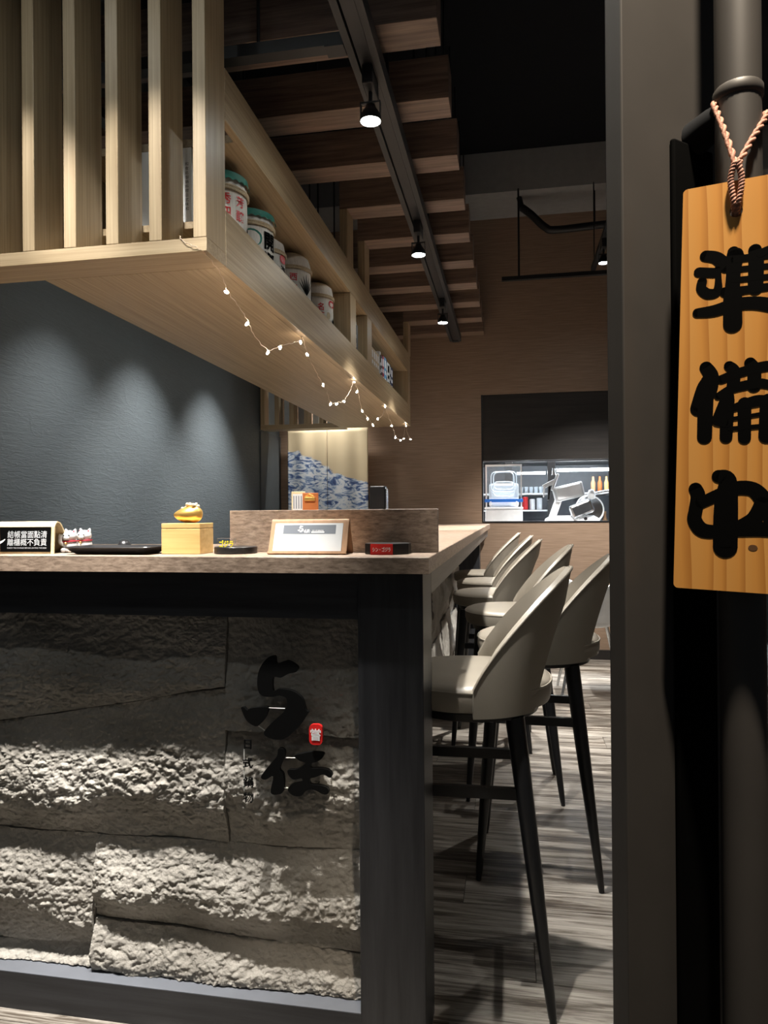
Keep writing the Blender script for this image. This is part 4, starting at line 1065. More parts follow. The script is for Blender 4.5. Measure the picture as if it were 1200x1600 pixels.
# --- payment reminder sign
e = empty('payment_sign', (-1.19, 1.55, Z0), 'bent pale wood sign with black face and white Chinese payment reminder beside the white cats', 'sign')
sec = [(1.515, Z0)] + [(1.519, 1.125), (1.523, 1.133), (1.531, 1.1375), (1.541, 1.135), (1.548, 1.128)] + [(1.592, Z0)]
tent(e, -1.36, -1.075, sec, 'palewood', 'bent_board')
def tilt_face(x, off=0.0):
    dy, dz = 1.519 - 1.515, 1.125 - Z0; l = math.hypot(dy, dz)
    return lambda u, v, d: (x + u, 1.515 + dy / l * v - (dz / l) * (0.0008 + off + d), Z0 + dz / l * v - (-dy / l) * 0 + (dy / l) * (0.0008 + off + d))
ff = tilt_face(0)
b = B(); vs = [b.bm.verts.new(ff(x, v, d)) for d in (0, 0.001) for x, v in ((-1.345, 0.004), (-1.083, 0.004), (-1.083, 0.064), (-1.345, 0.064))]
for f in ((0, 1, 2, 3), (7, 6, 5, 4), (0, 4, 5, 1), (1, 5, 6, 2), (2, 6, 7, 3), (3, 7, 4, 0)): b.bm.faces.new([vs[i] for i in f])
face = b.out('black_face', 'ink', e)
tf = lambda x, vc: (lambda u, v, d: tilt_face(x, 0.0013)(u, v + vc, d))
text('lettering', '結帳當面點清', 0.0185, tf(-1.146, 0.046), 'greyink', face, bold=0.006, fitw=0.106)
text('lettering', '離櫃概不負責', 0.0185, tf(-1.146, 0.0275), 'greyink', face, bold=0.006, fitw=0.106)
text('lettering', 'CHECK THE CHANGE BEFORE LEAVING THE DESK', 0.0045, tf(-1.146, 0.0135), 'greyink', face, fitw=0.106)
b = B()
for st in ([(-1.250, 0.050, .0016), (-1.236, 0.054, .0018), (-1.226, 0.048, .0018), (-1.232, 0.042, .0016), (-1.240, 0.045, .0013)], [(-1.224, 0.050, .0018), (-1.223, 0.041, .002), (-1.229, 0.034, .0018), (-1.246, 0.033, .0018)], [(-1.246, 0.022, .002), (-1.228, 0.023, .0028), (-1.213, 0.029, .0022), (-1.206, 0.034, .001)]):
    brush(b, st, 0, 0.0003, lambda u, v, a: tilt_face(0, 0.0013)(u, v, a))
b.out('hand_mark', 'whiteink', face)
o = B().rbox(-1.36, -1.196, 1.482, 1.487, Z0, 1.1445, 0.001, 1).out('card', 'tan'); tag(o, 'thin brown card stand cut off by the left picture edge, before the payment sign', 'card')
# --- cats
def cat(x, y, label):
    e = empty('cat_figurine', (x, y, Z0), label, 'figurine', 'white lucky cats on the counter')
    b = B()
    b.ball((x, y, Z0 + 0.0165), 0.018, 3, (1.0, 0.9, 1.0)).ball((x, y + 0.001, Z0 + 0.006), 0.021, 3, (1.02, 0.95, 0.30))
    b.ball((x - 0.001, y - 0.002, Z0 + 0.040), 0.0165, 3, (1.12, 0.92, 0.88))
    for s in (-1, 1): b.tube([(x + s * 0.0105, y, Z0 + 0.048), (x + s * 0.0125, y, Z0 + 0.0555), (x + s * 0.0132, y, Z0 + 0.0585)], [0.0058, 0.0034, 0.0008], 8)
    b.tube([(x - 0.015, y - 0.006, Z0 + 0.018), (x - 0.0205, y - 0.012, Z0 + 0.027), (x - 0.0185, y - 0.014, Z0 + 0.040), (x - 0.0165, y - 0.015, Z0 + 0.045)], [0.005, 0.005, 0.0052, 0.004], 8)
    b.ball((x + 0.009, y - 0.016, Z0 + 0.006), 0.0062, 2).ball((x - 0.009, y - 0.016, Z0 + 0.006), 0.0062, 2).ball((x, y - 0.017, Z0 + 0.036), 0.006, 2, (1.2, 0.7, 0.7))
    body = b.out('body', 'whitegloss', e, 80)
    b = B(); b.tube([(x + 0.0165 * math.cos(a), y - 0.001 + 0.0150 * math.sin(a), Z0 + 0.0275 + 0.001 * math.cos(a)) for a in [2 * PI * k / 24 for k in range(24)]], 0.0017, 6, closed=True)
    b.out('collar', 'redcord', e, 60)
    b = B(); b.ball((x - 0.002, y - 0.0175, Z0 + 0.0235), 0.0026, 2); b.out('bell', 'gold', e, 60)
    for s in (-1, 1):
        b = B(); b.ball((x - 0.001 + s * 0.0068, y - 0.0158, Z0 + 0.0425), 0.0019, 2, (1.2, 0.5, 0.7)); b.out('eye', 'ink', e, 60)
        b = B(); b.tube([(x + s * 0.0112, y - 0.0045, Z0 + 0.0505), (x + s * 0.0126, y - 0.0030, Z0 + 0.0555)], [0.0026, 0.0006], 6); b.out('inner_ear', 'redcord', e)
    b = B(); b.ball((x - 0.001, y - 0.0205, Z0 + 0.0385), 0.0013, 1); b.out('nose', 'pink', e)
cat(-1.066, 1.568, 'white ceramic lucky cat with red collar, right beside the payment sign')
cat(-1.062, 1.622, 'white ceramic lucky cat with red collar, behind the end of the black tray')
# --- tray
def rrect(w, d, r, n=6):
    out = []
    for sx, sy, a0 in ((1, 1, 0), (-1, 1, 90), (-1, -1, 180), (1, -1, 270)):
        for k in range(n):
            a = R(a0 + k * 90 / (n - 1)); out.append((sx * (w - r) + r * math.cos(a), sy * (d - r) + r * math.sin(a)))
    return out
def loft_rings(rings, c, caps=True):
    b = B(); V = [[b.bm.verts.new((c[0] + p[0], c[1] + p[1], c[2] + z)) for p in ring] for ring, z in rings]; n = len(V[0])
    for a, d in zip(V[:-1], V[1:]):
        for k in range(n): b.bm.faces.new((a[k], a[(k + 1) % n], d[(k + 1) % n], d[k]))
    b.bm.faces.new(V[0][::-1]); b.bm.faces.new(V[-1]); return b
b = loft_rings([(rrect(.085, .038, .010), 0), (rrect(.092, .044, .012), .003), (rrect(.110, .058, .014), .0165), (rrect(.109, .057, .014), .018), (rrect(.090, .043, .012), .006), (rrect(.08, .035, .010), .005)], (-0.916, 1.530, Z0))
o = b.out('change_tray', 'blacksat', None, 30); tag(o, 'flat black rectangular tray lying between the cats and the bamboo box', 'tray')
b = B(); b.lathe([(0, 0), (0.016, 0), (0.017, 0.004), (0.0165, 0.016), (0.012, 0.025), (0.005, 0.029), (0, 0.0295)], 24, (-0.945, 1.607, Z0))
o = b.out('black_knob', 'blacksat', None, 50); tag(o, 'small black domed knob-like bell behind the black tray', 'bell')
# --- bamboo box and golden ornament
e = empty('bamboo_box', (-0.7475, 1.547, Z0), 'small square bamboo box with a lid under the golden ornament', 'box')
box('box_body', 'bamboo', -0.795, -0.700, 1.510, 1.584, Z0, 1.1185, e, 0.001)
box('lid', 'bamboo', -0.795, -0.700, 1.510, 1.584, 1.1197, 1.131, e, 0.001)
box('lid_joint', 'tan', -0.793, -0.702, 1.512, 1.582, 1.1185, 1.1197, e)
gx, gy, gz = -0.746, 1.547, 1.1314
e = empty('gold_ornament', (gx, gy, gz), 'shiny golden lump-shaped ornament with beads on top of the bamboo box', 'ornament')
b = B()
bm2 = bmesh.new(); bmesh.ops.create_icosphere(bm2, subdivisions=4, radius=1.0)
for v in bm2.verts:
    x_, y_, z_ = v.co
    h_ = 0.021 * (1.0 + 0.22 * x_)
    w_ = 1.0 - 0.22 * max(0.0, z_) ** 1.5
    q = Vector((gx + x_ * 0.0345 * w_ + 0.006 * max(0.0, z_), gy + y_ * 0.027 * w_, gz + 0.0205 + z_ * h_))
    notch = 0.0085 * math.exp(-((x_ - 0.22) / 0.26) ** 2) * max(0.0, -y_)      # arch between the feet
    q.z = max(q.z, gz + 0.0004 + notch)
    v.co = q
b.merge(bm2)
b.out('golden_body', 'gold', e, 80)
for k in range(13):
    a = k * 2.4; rr = 0.004 + 0.0012 * k
    xx = gx + 0.010 + rr * math.cos(a) * 1.2; yy_ = gy - 0.004 + rr * math.sin(a) * 0.7
    b = B(); b.ball((xx, yy_, gz + 0.0432 + 0.0018 * math.sin(k * 1.9) - 22.0 * (xx - gx - 0.010) ** 2), 0.0042, 2); b.out('bead', 'bead', e, 60)
# --- round display stand (empty) with name plate
e = empty('display_stand', (-0.632, 1.556, Z0), 'round black display stand with small clear yellow-lettered plate, beside the bamboo box', 'display stand')
b = B(); b.lathe([(0, 0), (0.0485, 0), (0.0495, 0.001), (0.0495, 0.0145), (0.0485, 0.0155), (0, 0.0155)], 48, (-0.632, 1.556, Z0)); b.out('base', 'blacksat', e, 40)
plate = B().rbox(-0.662, -0.618, 1.519, 1.5212, Z0 + 0.0157, Z0 + 0.036, 0.0006, 1).out('name_plate', 'acrylic', e)
text('lettering', 'ゴジラ', 0.017, lambda u, v, d: (-0.640 + u, 1.5186 - d, Z0 + 0.0235 + v), 'yellow', plate, bold=0.03, depth=0.0003, fitw=0.034)
# --- card holder
e = empty('menu_holder', (-0.45, 1.54, Z0), 'wooden tent-shaped holder with white paper and grey logo header before the riser board', 'sign')
sec = [(1.508, Z0), (1.539, 1.134), (1.541, 1.1375), (1.5445, 1.1385), (1.548, 1.137), (1.550, 1.133), (1.585, Z0)]
tent(e, -0.537, -0.357, sec, 'tan', 'wood_holder', 0.004)
hl = math.hypot(0.031, 1.134 - Z0); hy, hz = 0.031 / hl, (1.134 - Z0) / hl
def hf(u, v, d): return (-0.447 + u, 1.508 + hy * v - hz * d, Z0 + hz * v + hy * d)
def slab(name, mat, u0, u1, v0, v1, d0, d1, parent, fn):
    b = B(); vs = [b.bm.verts.new(fn(u, v, d)) for d in (d0, d1) for u, v in ((u0, v0), (u1, v0), (u1, v1), (u0, v1))]
    for f in ((0, 1, 2, 3), (7, 6, 5, 4), (0, 4, 5, 1), (1, 5, 6, 2), (2, 6, 7, 3), (3, 7, 4, 0)): b.bm.faces.new([vs[i] for i in f])
    return b.out(name, mat, parent)
slab('ledge', 'tan', -0.090, 0.090, 0.0005, 0.006, 0.0001, 0.006, e, hf)
pp = slab('paper_sheet', 'paper', -0.080, 0.078, 0.0062, 0.0745, 0.0004, 0.0012, e, hf)
slab('header', 'greyprint', -0.060, 0.062, 0.0485, 0.0700, 0.0013, 0.0015, pp, hf)
k_ = 0.0605
b = B()
for P in (L1, L1b): b.prism([((u + 0.495) * k_ * 1.55 - 0.018, (v - 0.75) * k_ * 1.45 + 0.0605) for u, v in smooth_outline(P)], 0.0016, 0.0018, hf)
for P in (L2, L3): b.prism([((u + 0.455) * k_ * 1.55 - 0.004, (v - 0.59) * k_ * 1.45 + 0.0553) for u, v in smooth_outline(P)], 0.0016, 0.0018, hf)
b.out('logo', 'whiteink', pp)
slab('caption_bar', 'whiteink', 0.006, 0.036, 0.0510, 0.0540, 0.0016, 0.0018, pp, hf)
text('lettering', '日式鍋物', 0.0035, lambda u, v, d: hf(0.021 + u, 0.0563 + v, 0.0017), 'whiteink', pp, fitw=0.026)
# --- octagonal stand (empty) with red plate
cx_, cy_ = -0.2715, 1.558
e = empty('display_stand', (cx_, cy_, Z0), 'black angular display stand with a red plate and white katakana lettering', 'display stand')
oc = [(0.051 * math.cos(R(22.5 + 45 * k)) * 1.04, 0.051 * math.sin(R(22.5 + 45 * k))) for k in range(8)]
b = loft_rings([(oc, 0), (oc, 0.0225), ([(p[0] * 0.985, p[1] * 0.985) for p in oc], 0.0235)], (cx_, cy_, Z0)); b.out('base', 'blacksat', e)
fyy = cy_ - 0.051 * math.cos(R(22.5)) - 0.0022
slab('plate', 'brightred', -0.030, 0.0195, 0.0, 0.0234, 0.0, 0.002, e, lambda u, v, d: (cx_ + u - 0.001, fyy + 0.002 - d, Z0 + v))
text('lettering', 'シン・ゴジラ', 0.011, lambda u, v, d: (cx_ - 0.0063 + u, fyy - 0.0004 - d, Z0 + 0.0115 + v), 'whiteink', e, bold=0.02, fitw=0.040)
# --- things behind the riser board
e = empty('menu_board', (-0.567, 1.855, Z0), 'pale wooden menu card standing behind the riser board left of the clipboard', 'menu')
box('board', 'palewood', -0.590, -0.553, 1.85, 1.858, Z0, 1.212, e, 0.001)
box('print', 'paper', -0.586, -0.557, 1.8492, 1.8498, 1.10, 1.205, e)
for k in range(4): box('text_line', 'greyprint', -0.584 + 0.007 * k, -0.5815 + 0.007 * k, 1.8486, 1.8491, 1.165, 1.20, e)
e = empty('clipboard', (-0.53, 1.83, Z0), 'orange-brown clipboard with golden clip standing behind the riser board', 'clipboard')
box('board', 'brownnav', -0.5515, -0.508, 1.826, 1.831, Z0, 1.207, e, 0.001)
box('clip_plate', 'gold', -0.545, -0.516, 1.8205, 1.8255, 1.186, 1.196, e, 0.001)
b = B(); b.tube([(-0.541, 1.821, 1.198), (-0.530, 1.818, 1.203), (-0.520, 1.821, 1.198)], 0.002, 8); b.out('clip_lever', 'gold', e)
e = empty('device', (-0.35, 1.86, Z0), 'upright black box-shaped device behind the riser board in front of the brown wall', 'device')
box('casing', 'blacksat', -0.3715, -0.3295, 1.845, 1.885, Z0, 1.224, e, 0.003)
box('side_strip', 'steel', -0.3292, -0.3265, 1.850, 1.880, Z0 + 0.004, 1.217, e, 0.001)

# ================================================================== NOREN CURTAIN
e = empty('curtain', (-1.48, 5.63, 1.862), 'split door curtain, cream above with swirling blue and white pattern below', 'curtain')
b = B(); b.tube([(-1.9, 5.63, 1.868), (-1.11, 5.63, 1.868)], 0.008, 10); b.out('rod', 'tan', e)
for x0, x1 in ((-1.822, -1.4835), (-1.4805, -1.139)):
    NX, NZ = 40, 24; V = []; F = []
    for j in range(NZ + 1):
        z = 0.72 + (1.868 - 0.72) * j / NZ
        for i in range(NX + 1):
            x = x0 + (x1 - x0) * i / NX
            V.append((x, 5.62 + 0.007 * math.sin(x * 34 + 0.6 * math.sin(z * 3)) * (1.1 - 0.5 * j / NZ), z))
    for j in range(NZ):
        for i in range(NX): a = j * (NX + 1) + i; F.append((a, a + 1, a + NX + 2, a + NX + 1))
    me = bpy.data.meshes.new('cloth_panel'); me.from_pydata(V, [], F); me.update(); shade(me, 80)
    o = link('cloth_panel', me, 'noren', e)
    md = o.modifiers.new('s', 'SOLIDIFY'); md.thickness = 0.0015

# ================================================================== GLASS DOOR WITH PULL AND HANGING SIGN
PHI = R(50)
dl = Vector((math.sin(PHI), math.cos(PHI), 0)); nn = Vector((math.cos(PHI), -math.sin(PHI), 0))
P0 = Vector((0.1062, 0.6938, 0))
def leaf_box(name, mat, t0, t1, d0, d1, z0, z1, parent, r=0.0):
    """t along the leaf, d outwards from its face"""
    m = Matrix((dl, nn, (0, 0, 1))).transposed().to_4x4(); m.translation = P0
    b = B()
    if r > 0: b.rbox(t0, t1, d0, d1, z0, z1, r, 2, m)
    else: b.box(t0, t1, d0, d1, z0, z1, m)
    return b.out(name, mat, parent)
dr = empty('door_1', (P0.x, P0.y, 0)); structure(dr)
leaf_box('stile', 'doorframe', 0, 0.150, -0.0205, 0, 0.004, 2.25, dr, 0.0015)
leaf_box('stile_bead', 'black', 0.1502, 0.157, -0.016, -0.004, 0.12, 2.13, dr)
leaf_box('bottom_rail', 'doorframe', 0.1575, 0.92, -0.0205, 0, 0.004, 0.12, dr)
leaf_box('top_rail', 'doorframe', 0.1575, 0.92, -0.0205, 0, 2.13, 2.25, dr)
leaf_box('glass_pane', 'glass', 0.1575, 0.92, -0.014, -0.008, 0.1205, 2.1295, dr)
hd = leaf_box('pull_shadow_bar', 'ink', 0.0664, 0.1280, 0.0003, 0.006, 0.25, 1.518, dr, 0.002)  # black bar stands in for the pull's shadow on the stile
pc = Vector((0.217, 0.722, 0))
b = B(); b.tube([pc + Vector((0, 0, z)) for z in (0.30, 1.0, 1.95)], 0.0205, 28); b.out('pull_tube', 'doorframe', dr, 40)
foot_ = pc - nn * 0.0495
for z in (1.532, 0.42):
    b = B(); b.tube([foot_ + Vector((0, 0, z - 0.006)), foot_.lerp(pc, 0.45) + Vector((0, 0, z)), pc + Vector((0, 0, z + 0.002))], [0.0175, 0.0155, 0.0150], 18); b.out('pull_arm', 'ceil', dr, 40)
b = B(); b.lathe([(0.0207, -0.006), (0.0222, -0.004), (0.0222, 0.004), (0.0207, 0.006)], 28, (pc.x, pc.y, 1.547)); b.out('collar', 'doorframe', dr, 40)

SL = Vector((0.161, 0.699, 1.431)); sr = Vector((0.947, -0.322, -0.031)).normalized(); sn = Vector((0.322, 0.947, -0.002)).normalized(); sd_ = sn.cross(sr).normalized()
if sd_.z > 0: sd_ = -sd_
sf = lambda u, v, a: SL + sr * u + sd_ * v - sn * a
sg = empty('hanging_sign', tuple(sf(0.045, 0.353, 0)), 'varnished wooden sign with three thick black brush characters hanging on the door pull', 'sign')
outer = [(0.045 + p[0], 0.1665 + p[1]) for p in rrect(0.045, 0.1865, 0.004, 5)]
hole = [(0.045 + 0.0055 * math.cos(2 * PI * k / 20), 0.0078 + 0.0055 * math.sin(2 * PI * k / 20)) for k in range(20)]
b = B()
allp = outer + hole
tr = geometry.tessellate_polygon([[Vector((p[0], p[1], 0)) for p in outer], [Vector((p[0], p[1], 0)) for p in hole]])
TH = 0.009
def inset(p, k):  # tiny rounded edge
    return p
lo = [b.bm.verts.new(sf(u, v, 0)) for u, v in allp]; hi = [b.bm.verts.new(sf(u, v, -TH)) for u, v in allp]
for t in tr:
    b.bm.faces.new([lo[i] for i in t]); b.bm.faces.new([hi[i] for i in reversed(t)])
for ofs, n in ((0, len(outer)), (len(outer), len(hole))):
    for i in range(n): j = (i + 1) % n; b.bm.faces.new((lo[ofs + i], lo[ofs + j], hi[ofs + j], hi[ofs + i]))
board = b.out('board', 'signwood', sg)
for nm, S_ in (('character', JUN), ('character', BEI), ('character', CHU)):
    b = B()
    for k, st in enumerate(S_):
        if S_ is BEI and k in (5, 8, 9, 10, 11, 12, 13): st = [(p[0], p[1], p[2] * (0.74 if k > 10 else 0.86)) for p in st]
        brush(b, st, 0.0, 0.0003 + 0.00001 * k, sf)
    b.out(nm, 'ink', board)
M['knot'] = plain('pine knot', (0.10, 0.045, 0.015), 0.6)
b = B(); b.prism([(0.0655 + 0.0038 * math.cos(a), 0.3125 + 0.0028 * math.sin(a)) for a in [2 * PI * k / 14 for k in range(14)]], 0.0, 0.0002, sf); b.out('knot', 'knot', board)
M['cord'] = grain('copper pink twisted cord', (0.26, 0.10, 0.07), (0.62, 0.34, 0.24), (420, 420, 420), 0.6, 0.5)
def twisted(pts, r, name, parent):
    sm = catmull(pts, 14)
    e_ = None
    for ph in (0, PI):
        q = []
        for i, p in enumerate(sm):
            t = (sm[min(i + 1, len(sm) - 1)] - sm[max(i - 1, 0)]).normalized()
            u = t.cross(Vector((0.3, 1, 0.1))).normalized(); v = t.cross(u)
            a = i * 0.95 + ph
            q.append(p + (u * math.cos(a) + v * math.sin(a)) * r * 0.55)
        b = B(); b.tube(q, r * 0.62, 8); b.out(name, 'cord', parent, 60)
K = sf(0.0445, -0.034, 0.006)
A1 = Vector((0.1945, 0.7165, 1.536)); A2 = Vector((0.2405, 0.716, 1.523))
twisted([K + Vector((0, 0, -0.004)), K.lerp(A1, 0.5), A1, A1 + Vector((0.006, 0.020, 0.012))], 0.0028, 'cord', sg)
twisted([K + Vector((0, 0, -0.004)), K.lerp(A2, 0.5) + sr * 0.001, A2, A2 + Vector((0.0, 0.018, 0.010)), A1 + Vector((0.012, 0.028, 0.014)), A1 + Vector((0.006, 0.020, 0.012))], 0.0028, 'cord', sg)
for s_ in (-1, 1):
    twisted([sf(0.045 + s_ * 0.0012, 0.010, -0.004), sf(0.045 + s_ * 0.0016, 0.003, 0.003), sf(0.045 + s_ * 0.0038, -0.010, 0.0045), sf(0.0445 + s_ * 0.0042, -0.022, 0.005), K + sr * s_ * 0.001], 0.0026, 'cord', sg)

# ================================================================== DINING SIDE
# white shell chair seen between the stools
cx_, cy_ = 0.495, 4.62
e = empty('dining_chair', (cx_, cy_, 0), 'white shell dining chair with grey metal legs behind the pulled-out bar stool', 'chair')
def shell(u, t):
    # u across -1..1, t from seat front 0 to back top 1
    if t < 0.55:
        k = t / 0.55; y = cy_ + 0.20 - 0.36 * k; z = 0.44 - 0.02 * math.sin(PI * k) + 0.03 * u * u
    else:
        k = (t - 0.55) / 0.45; y = cy_ - 0.16 - 0.09 * k - 0.02 * (1 - u * u) ; z = 0.44 + (0.25 + 0.055 * abs(u) ** 1.6) * k + 0.03 * u * u * (1 - k)
    return Vector((cx_ + u * 0.175 * (1 - 0.06 * t), y + 0.03 * u * u, z))
V = []; F = []; NU, NTT = 16, 24
for j in range(NTT + 1):
    for i in range(NU + 1): V.append(tuple(shell(-1 + 2 * i / NU, j / NTT)))
for j in range(NTT):
    for i in range(NU): a = j * (NU + 1) + i; F.append((a, a + 1, a + NU + 2, a + NU + 1))
me = bpy.data.meshes.new('shell'); me.from_pydata(V, [], F); me.update(); shade(me, 80)
o = link('shell', me, 'white', e); md = o.modifiers.new('s', 'SOLIDIFY'); md.thickness = 0.012
for sx in (-1, 1):
    for sy in (-1, 1):
        b = B(); b.tube([(cx_ + sx * 0.11, cy_ + sy * 0.10 + 0.02, 0.405), (cx_ + sx * 0.20, cy_ + sy * 0.19, 0.0)], [0.012, 0.009], 10); b.out('leg', 'steel', e, 40)
# dark upholstered seat glimpsed past the door pull
e = empty('armchair', (1.45, 3.75, 0), 'dark teal upholstered armchair glimpsed at the right picture edge', 'chair')
box('seat_cushion', 'teal', 1.17, 1.74, 3.50, 4.02, 0.30, 0.46, e, 0.03)
box('backrest', 'teal', 1.17, 1.74, 4.025, 4.15, 0.30, 0.86, e, 0.03)
box('base_frame', 'b_dark', 1.18, 1.73, 3.52, 4.14, 0.14, 0.2985, e, 0.01)
for sx in (1.21, 1.69):
    for sy in (3.56, 4.10):
        b = B(); b.tube([(sx, sy, 0.1395), (sx, sy, 0.0)], [0.018, 0.012], 10); b.out('leg', 'blacksat', e, 40)

# ================================================================== KITCHEN BEHIND THE HATCH
e = empty('work_table', (0.5, 6.15, 0), 'steel kitchen work table behind the hatch', 'table')
box('table_top', 'steel', -0.45, 1.4, 5.83, 6.48, 1.015, 1.045, e, 0.003)
for sx in (-0.42, 1.37):
    for sy in (5.86, 6.45):
        b = B(); b.tube([(sx, sy, 0), (sx, sy, 1.0145)], 0.02, 10); b.out('leg', 'steel', e)
lamp = empty('ceiling_lamp', (0.45, 6.45, 2.70), 'bright tube lamp on the kitchen ceiling', 'lamp')
box('housing', 'white', -0.25, 1.15, 6.38, 6.52, 2.71, 2.749, lamp)
box('tube', 'tube', -0.20, 1.10, 6.41, 6.49, 2.685, 2.7095, lamp)
al = bpy.data.lights.new('kitchen_lamp_light', 'AREA'); al.shape = 'RECTANGLE'; al.size = 1.3; al.size_y = 0.1; al.energy = 60; al.color = (0.93, 0.97, 1.0)
ao = bpy.data.objects.new('kitchen_lamp_light', al); col.objects.link(ao); ao.location = (0.45, 6.45, 2.68)
# clear lidded container on a white base
x0, x1, y0, y1, kz = -0.212, 0.098, 6.0, 6.28, 1.0455
e = empty('ice_bin', ((x0 + x1) / 2, 6.14, kz), 'clear plastic food bin with blue band on a white base in the kitchen hatch', 'container')
box('base', 'white', x0, x1, y0, y1, kz, 1.178, e, 0.012)
box('tray_lip', 'white', x0 - 0.006, x1 + 0.006, y0 - 0.006, y1, 1.1785, 1.196, e, 0.006)
b = B()
for xx in (x0 + 0.004, x1 - 0.016): b.box(xx, xx + 0.012, y0, y0 + 0.012, 1.1965, 1.555)
b.box(x0 + 0.0165, x1 - 0.0165, y0, y0 + 0.012, 1.539, 1.555)
b.out('front_frame', 'white', e)
box('clear_front', 'plasticclear', x0 + 0.0165, x1 - 0.0165, y0 + 0.004, y0 + 0.007, 1.275, 1.5385, e)
box('blue_band', 'blue', x0 - 0.004, x1 + 0.004, y0 - 0.008, y0 - 0.0005, 1.238, 1.264, e, 0.002)
for xx in (x0 + 0.04, x1 - 0.055): box('latch', 'white', xx, xx + 0.014, y0 - 0.012, y0 - 0.0085, 1.205, 1.245, e, 0.002)
for k, (ra, za) in enumerate(((0.105, 1.41), (0.085, 1.42), (0.09, 1.35))):
    pts = [((x0 + x1) / 2 + p[0], y0 + 0.03 + 0.02 * k, za + p[1]) for p in rrect(ra, 0.085 - 0.012 * k, 0.04, 5)]
    b = B(); b.tube(pts, 0.005, 6, closed=True); b.out('edge_highlight', 'steelw', e, 60)  # pale tubes stand in for white highlights on the inner container's edges
box('inner_tub', 'steelw', x0 + 0.03, x1 - 0.03, y0 + 0.11, y1 - 0.02, 1.1965, 1.40, e, 0.02)
# refrigerator
fx0, fx1, fy0, fy1 = -0.42, 1.34, 6.62, 7.25
e = empty('refrigerator', (0.68, 6.9, 0), 'tall glass-door refrigerator with black frame and lit shelves in the kitchen', 'refrigerator')
b = B(); b.box(fx0, fx1, fy1 - 0.03, fy1, 0.1, 1.72).box(fx0, fx0 + 0.03, fy0 + 0.04, fy1 - 0.0305, 0.1, 1.72).box(fx1 - 0.03, fx1, fy0 + 0.04, fy1 - 0.0305, 0.1, 1.72).box(fx0 + 0.0305, fx1 - 0.0305, fy0 + 0.04, fy1 - 0.0305, 0.1, 0.16)
b.out('cabinet', 'fridge_inside', e)
box('header', 'black', fx0, fx1, fy0, fy1, 1.615, 1.75, e, 0.003)
for xa_, xb_ in ((fx0, fx0 + 0.03), (-0.05, 0.02), (0.335, 0.405), (fx1 - 0.03, fx1)): box('door_frame', 'black', xa_, xb_, fy0, fy0 + 0.035, 0.15, 1.6145, e, 0.003)
box('door_glass', 'glass', fx0 + 0.031, -0.051, fy0 + 0.012, fy0 + 0.018, 0.16, 1.6145, e)
box('door_glass', 'glass', 0.021, 0.334, fy0 + 0.012, fy0 + 0.018, 0.16, 1.6145, e)
box('door_glass', 'glass', 0.406, fx1 - 0.031, fy0 + 0.012, fy0 + 0.018, 0.16, 1.6145, e)
for z in (0.55, 0.85, 1.16, 1.315): box('shelf', 'white', fx0 + 0.031, fx1 - 0.031 if z < 1.1 else 0.345, fy0 + 0.06, fy1 - 0.035, z, z + 0.014, e)
box('glow_strip', 'tube', 0.42, 0.92, fy0 + 0.05, fy0 + 0.075, 1.525, 1.55, e)  # glowing strip stands in for a tube's reflection in the door glass
box('glow_strip', 'tube', 0.06, 0.32, fy0 + 0.05, fy0 + 0.075, 1.505, 1.525, e)
box('plinth', 'black', fx0 + 0.02, fx1 - 0.02, fy0 + 0.06, fy1 - 0.02, 0.0, 0.0995, e)
box('indicator', 'greenled', 0.06, 0.11, fy0 - 0.004, fy0 - 0.0005, 1.655, 1.672, e)
for k in range(5):
    xx = 0.10 + 0.045 * k
    b = B(); b.lathe([(0, 0), (0.015, 0), (0.019, 0.06), (0.0175, 0.06), (0.0138, 0.004), (0, 0.004)], 16, (xx, fy0 + 0.12, 1.3295))
    o = b.out('drinking_glass', 'plasticclear', None, 50); tag(o, '%s small drinking glass from the red can side on the upper refrigerator shelf' % ('first', 'second', 'third', 'fourth', 'fifth')[k], 'glass', 'glasses on the refrigerator shelf')
for k, (mt, hh, lab) in enumerate((('red', 0.12, 'red can on the lower refrigerator shelf'), ('steelw', 0.10, 'silver can beside the red can in the refrigerator'), ('kitchenwall', 0.11, 'pale grey can at the end of the refrigerator shelf'))):
    xx = 0.135 + 0.065 * k
    e2 = empty('can', (xx, fy0 + 0.12, 1.1745), lab, 'can', 'cans in the refrigerator')
    b = B(); b.lathe([(0, 0), (0.022, 0), (0.026, 0.006), (0.026, hh - 0.008), (0.022, hh)], 20, (xx, fy0 + 0.12, 1.1745)); b.out('body', mt, e2, 50)
    b = B(); b.lathe([(0.0215, hh + 0.0003), (0.0215, hh + 0.002), (0, hh + 0.002)], 20, (xx, fy0 + 0.12, 1.1745)); b.out('lid', 'steel', e2, 50)
for k in range(4):
    xx = 0.66 + 0.07 * k
    b = B(); b.lathe([(0, 0), (0.026, 0), (0.028, 0.02), (0.028, 0.19), (0.012, 0.24), (0.012, 0.29), (0, 0.29)], 18, (xx, fy0 + 0.25, 0.8645 + 0.0005))
    o = b.out('bottle', ('brownnav', 'kitchenwall', 'brownnav', 'tan')[k], None, 50); tag(o, '%s bottle behind the right refrigerator door' % ('amber', 'pale', 'dark amber', 'tan')[k], 'bottle', 'bottles in the refrigerator')
for k in range(3):
    xx = 0.76 + 0.06 * k
    b = B(); b.lathe([(0, 0), (0.02, 0), (0.022, 0.09), (0.010, 0.12), (0.010, 0.15), (0, 0.15)], 18, (xx, fy0 + 0.2, 1.3295 + 0.0005))
    o = b.out('bottle', ('tan', 'brownnav', 'bamboo')[k], None, 50); tag(o, 'small %s bottle on the high right refrigerator shelf' % ('tan', 'amber', 'yellow')[k], 'bottle', 'bottles in the refrigerator')
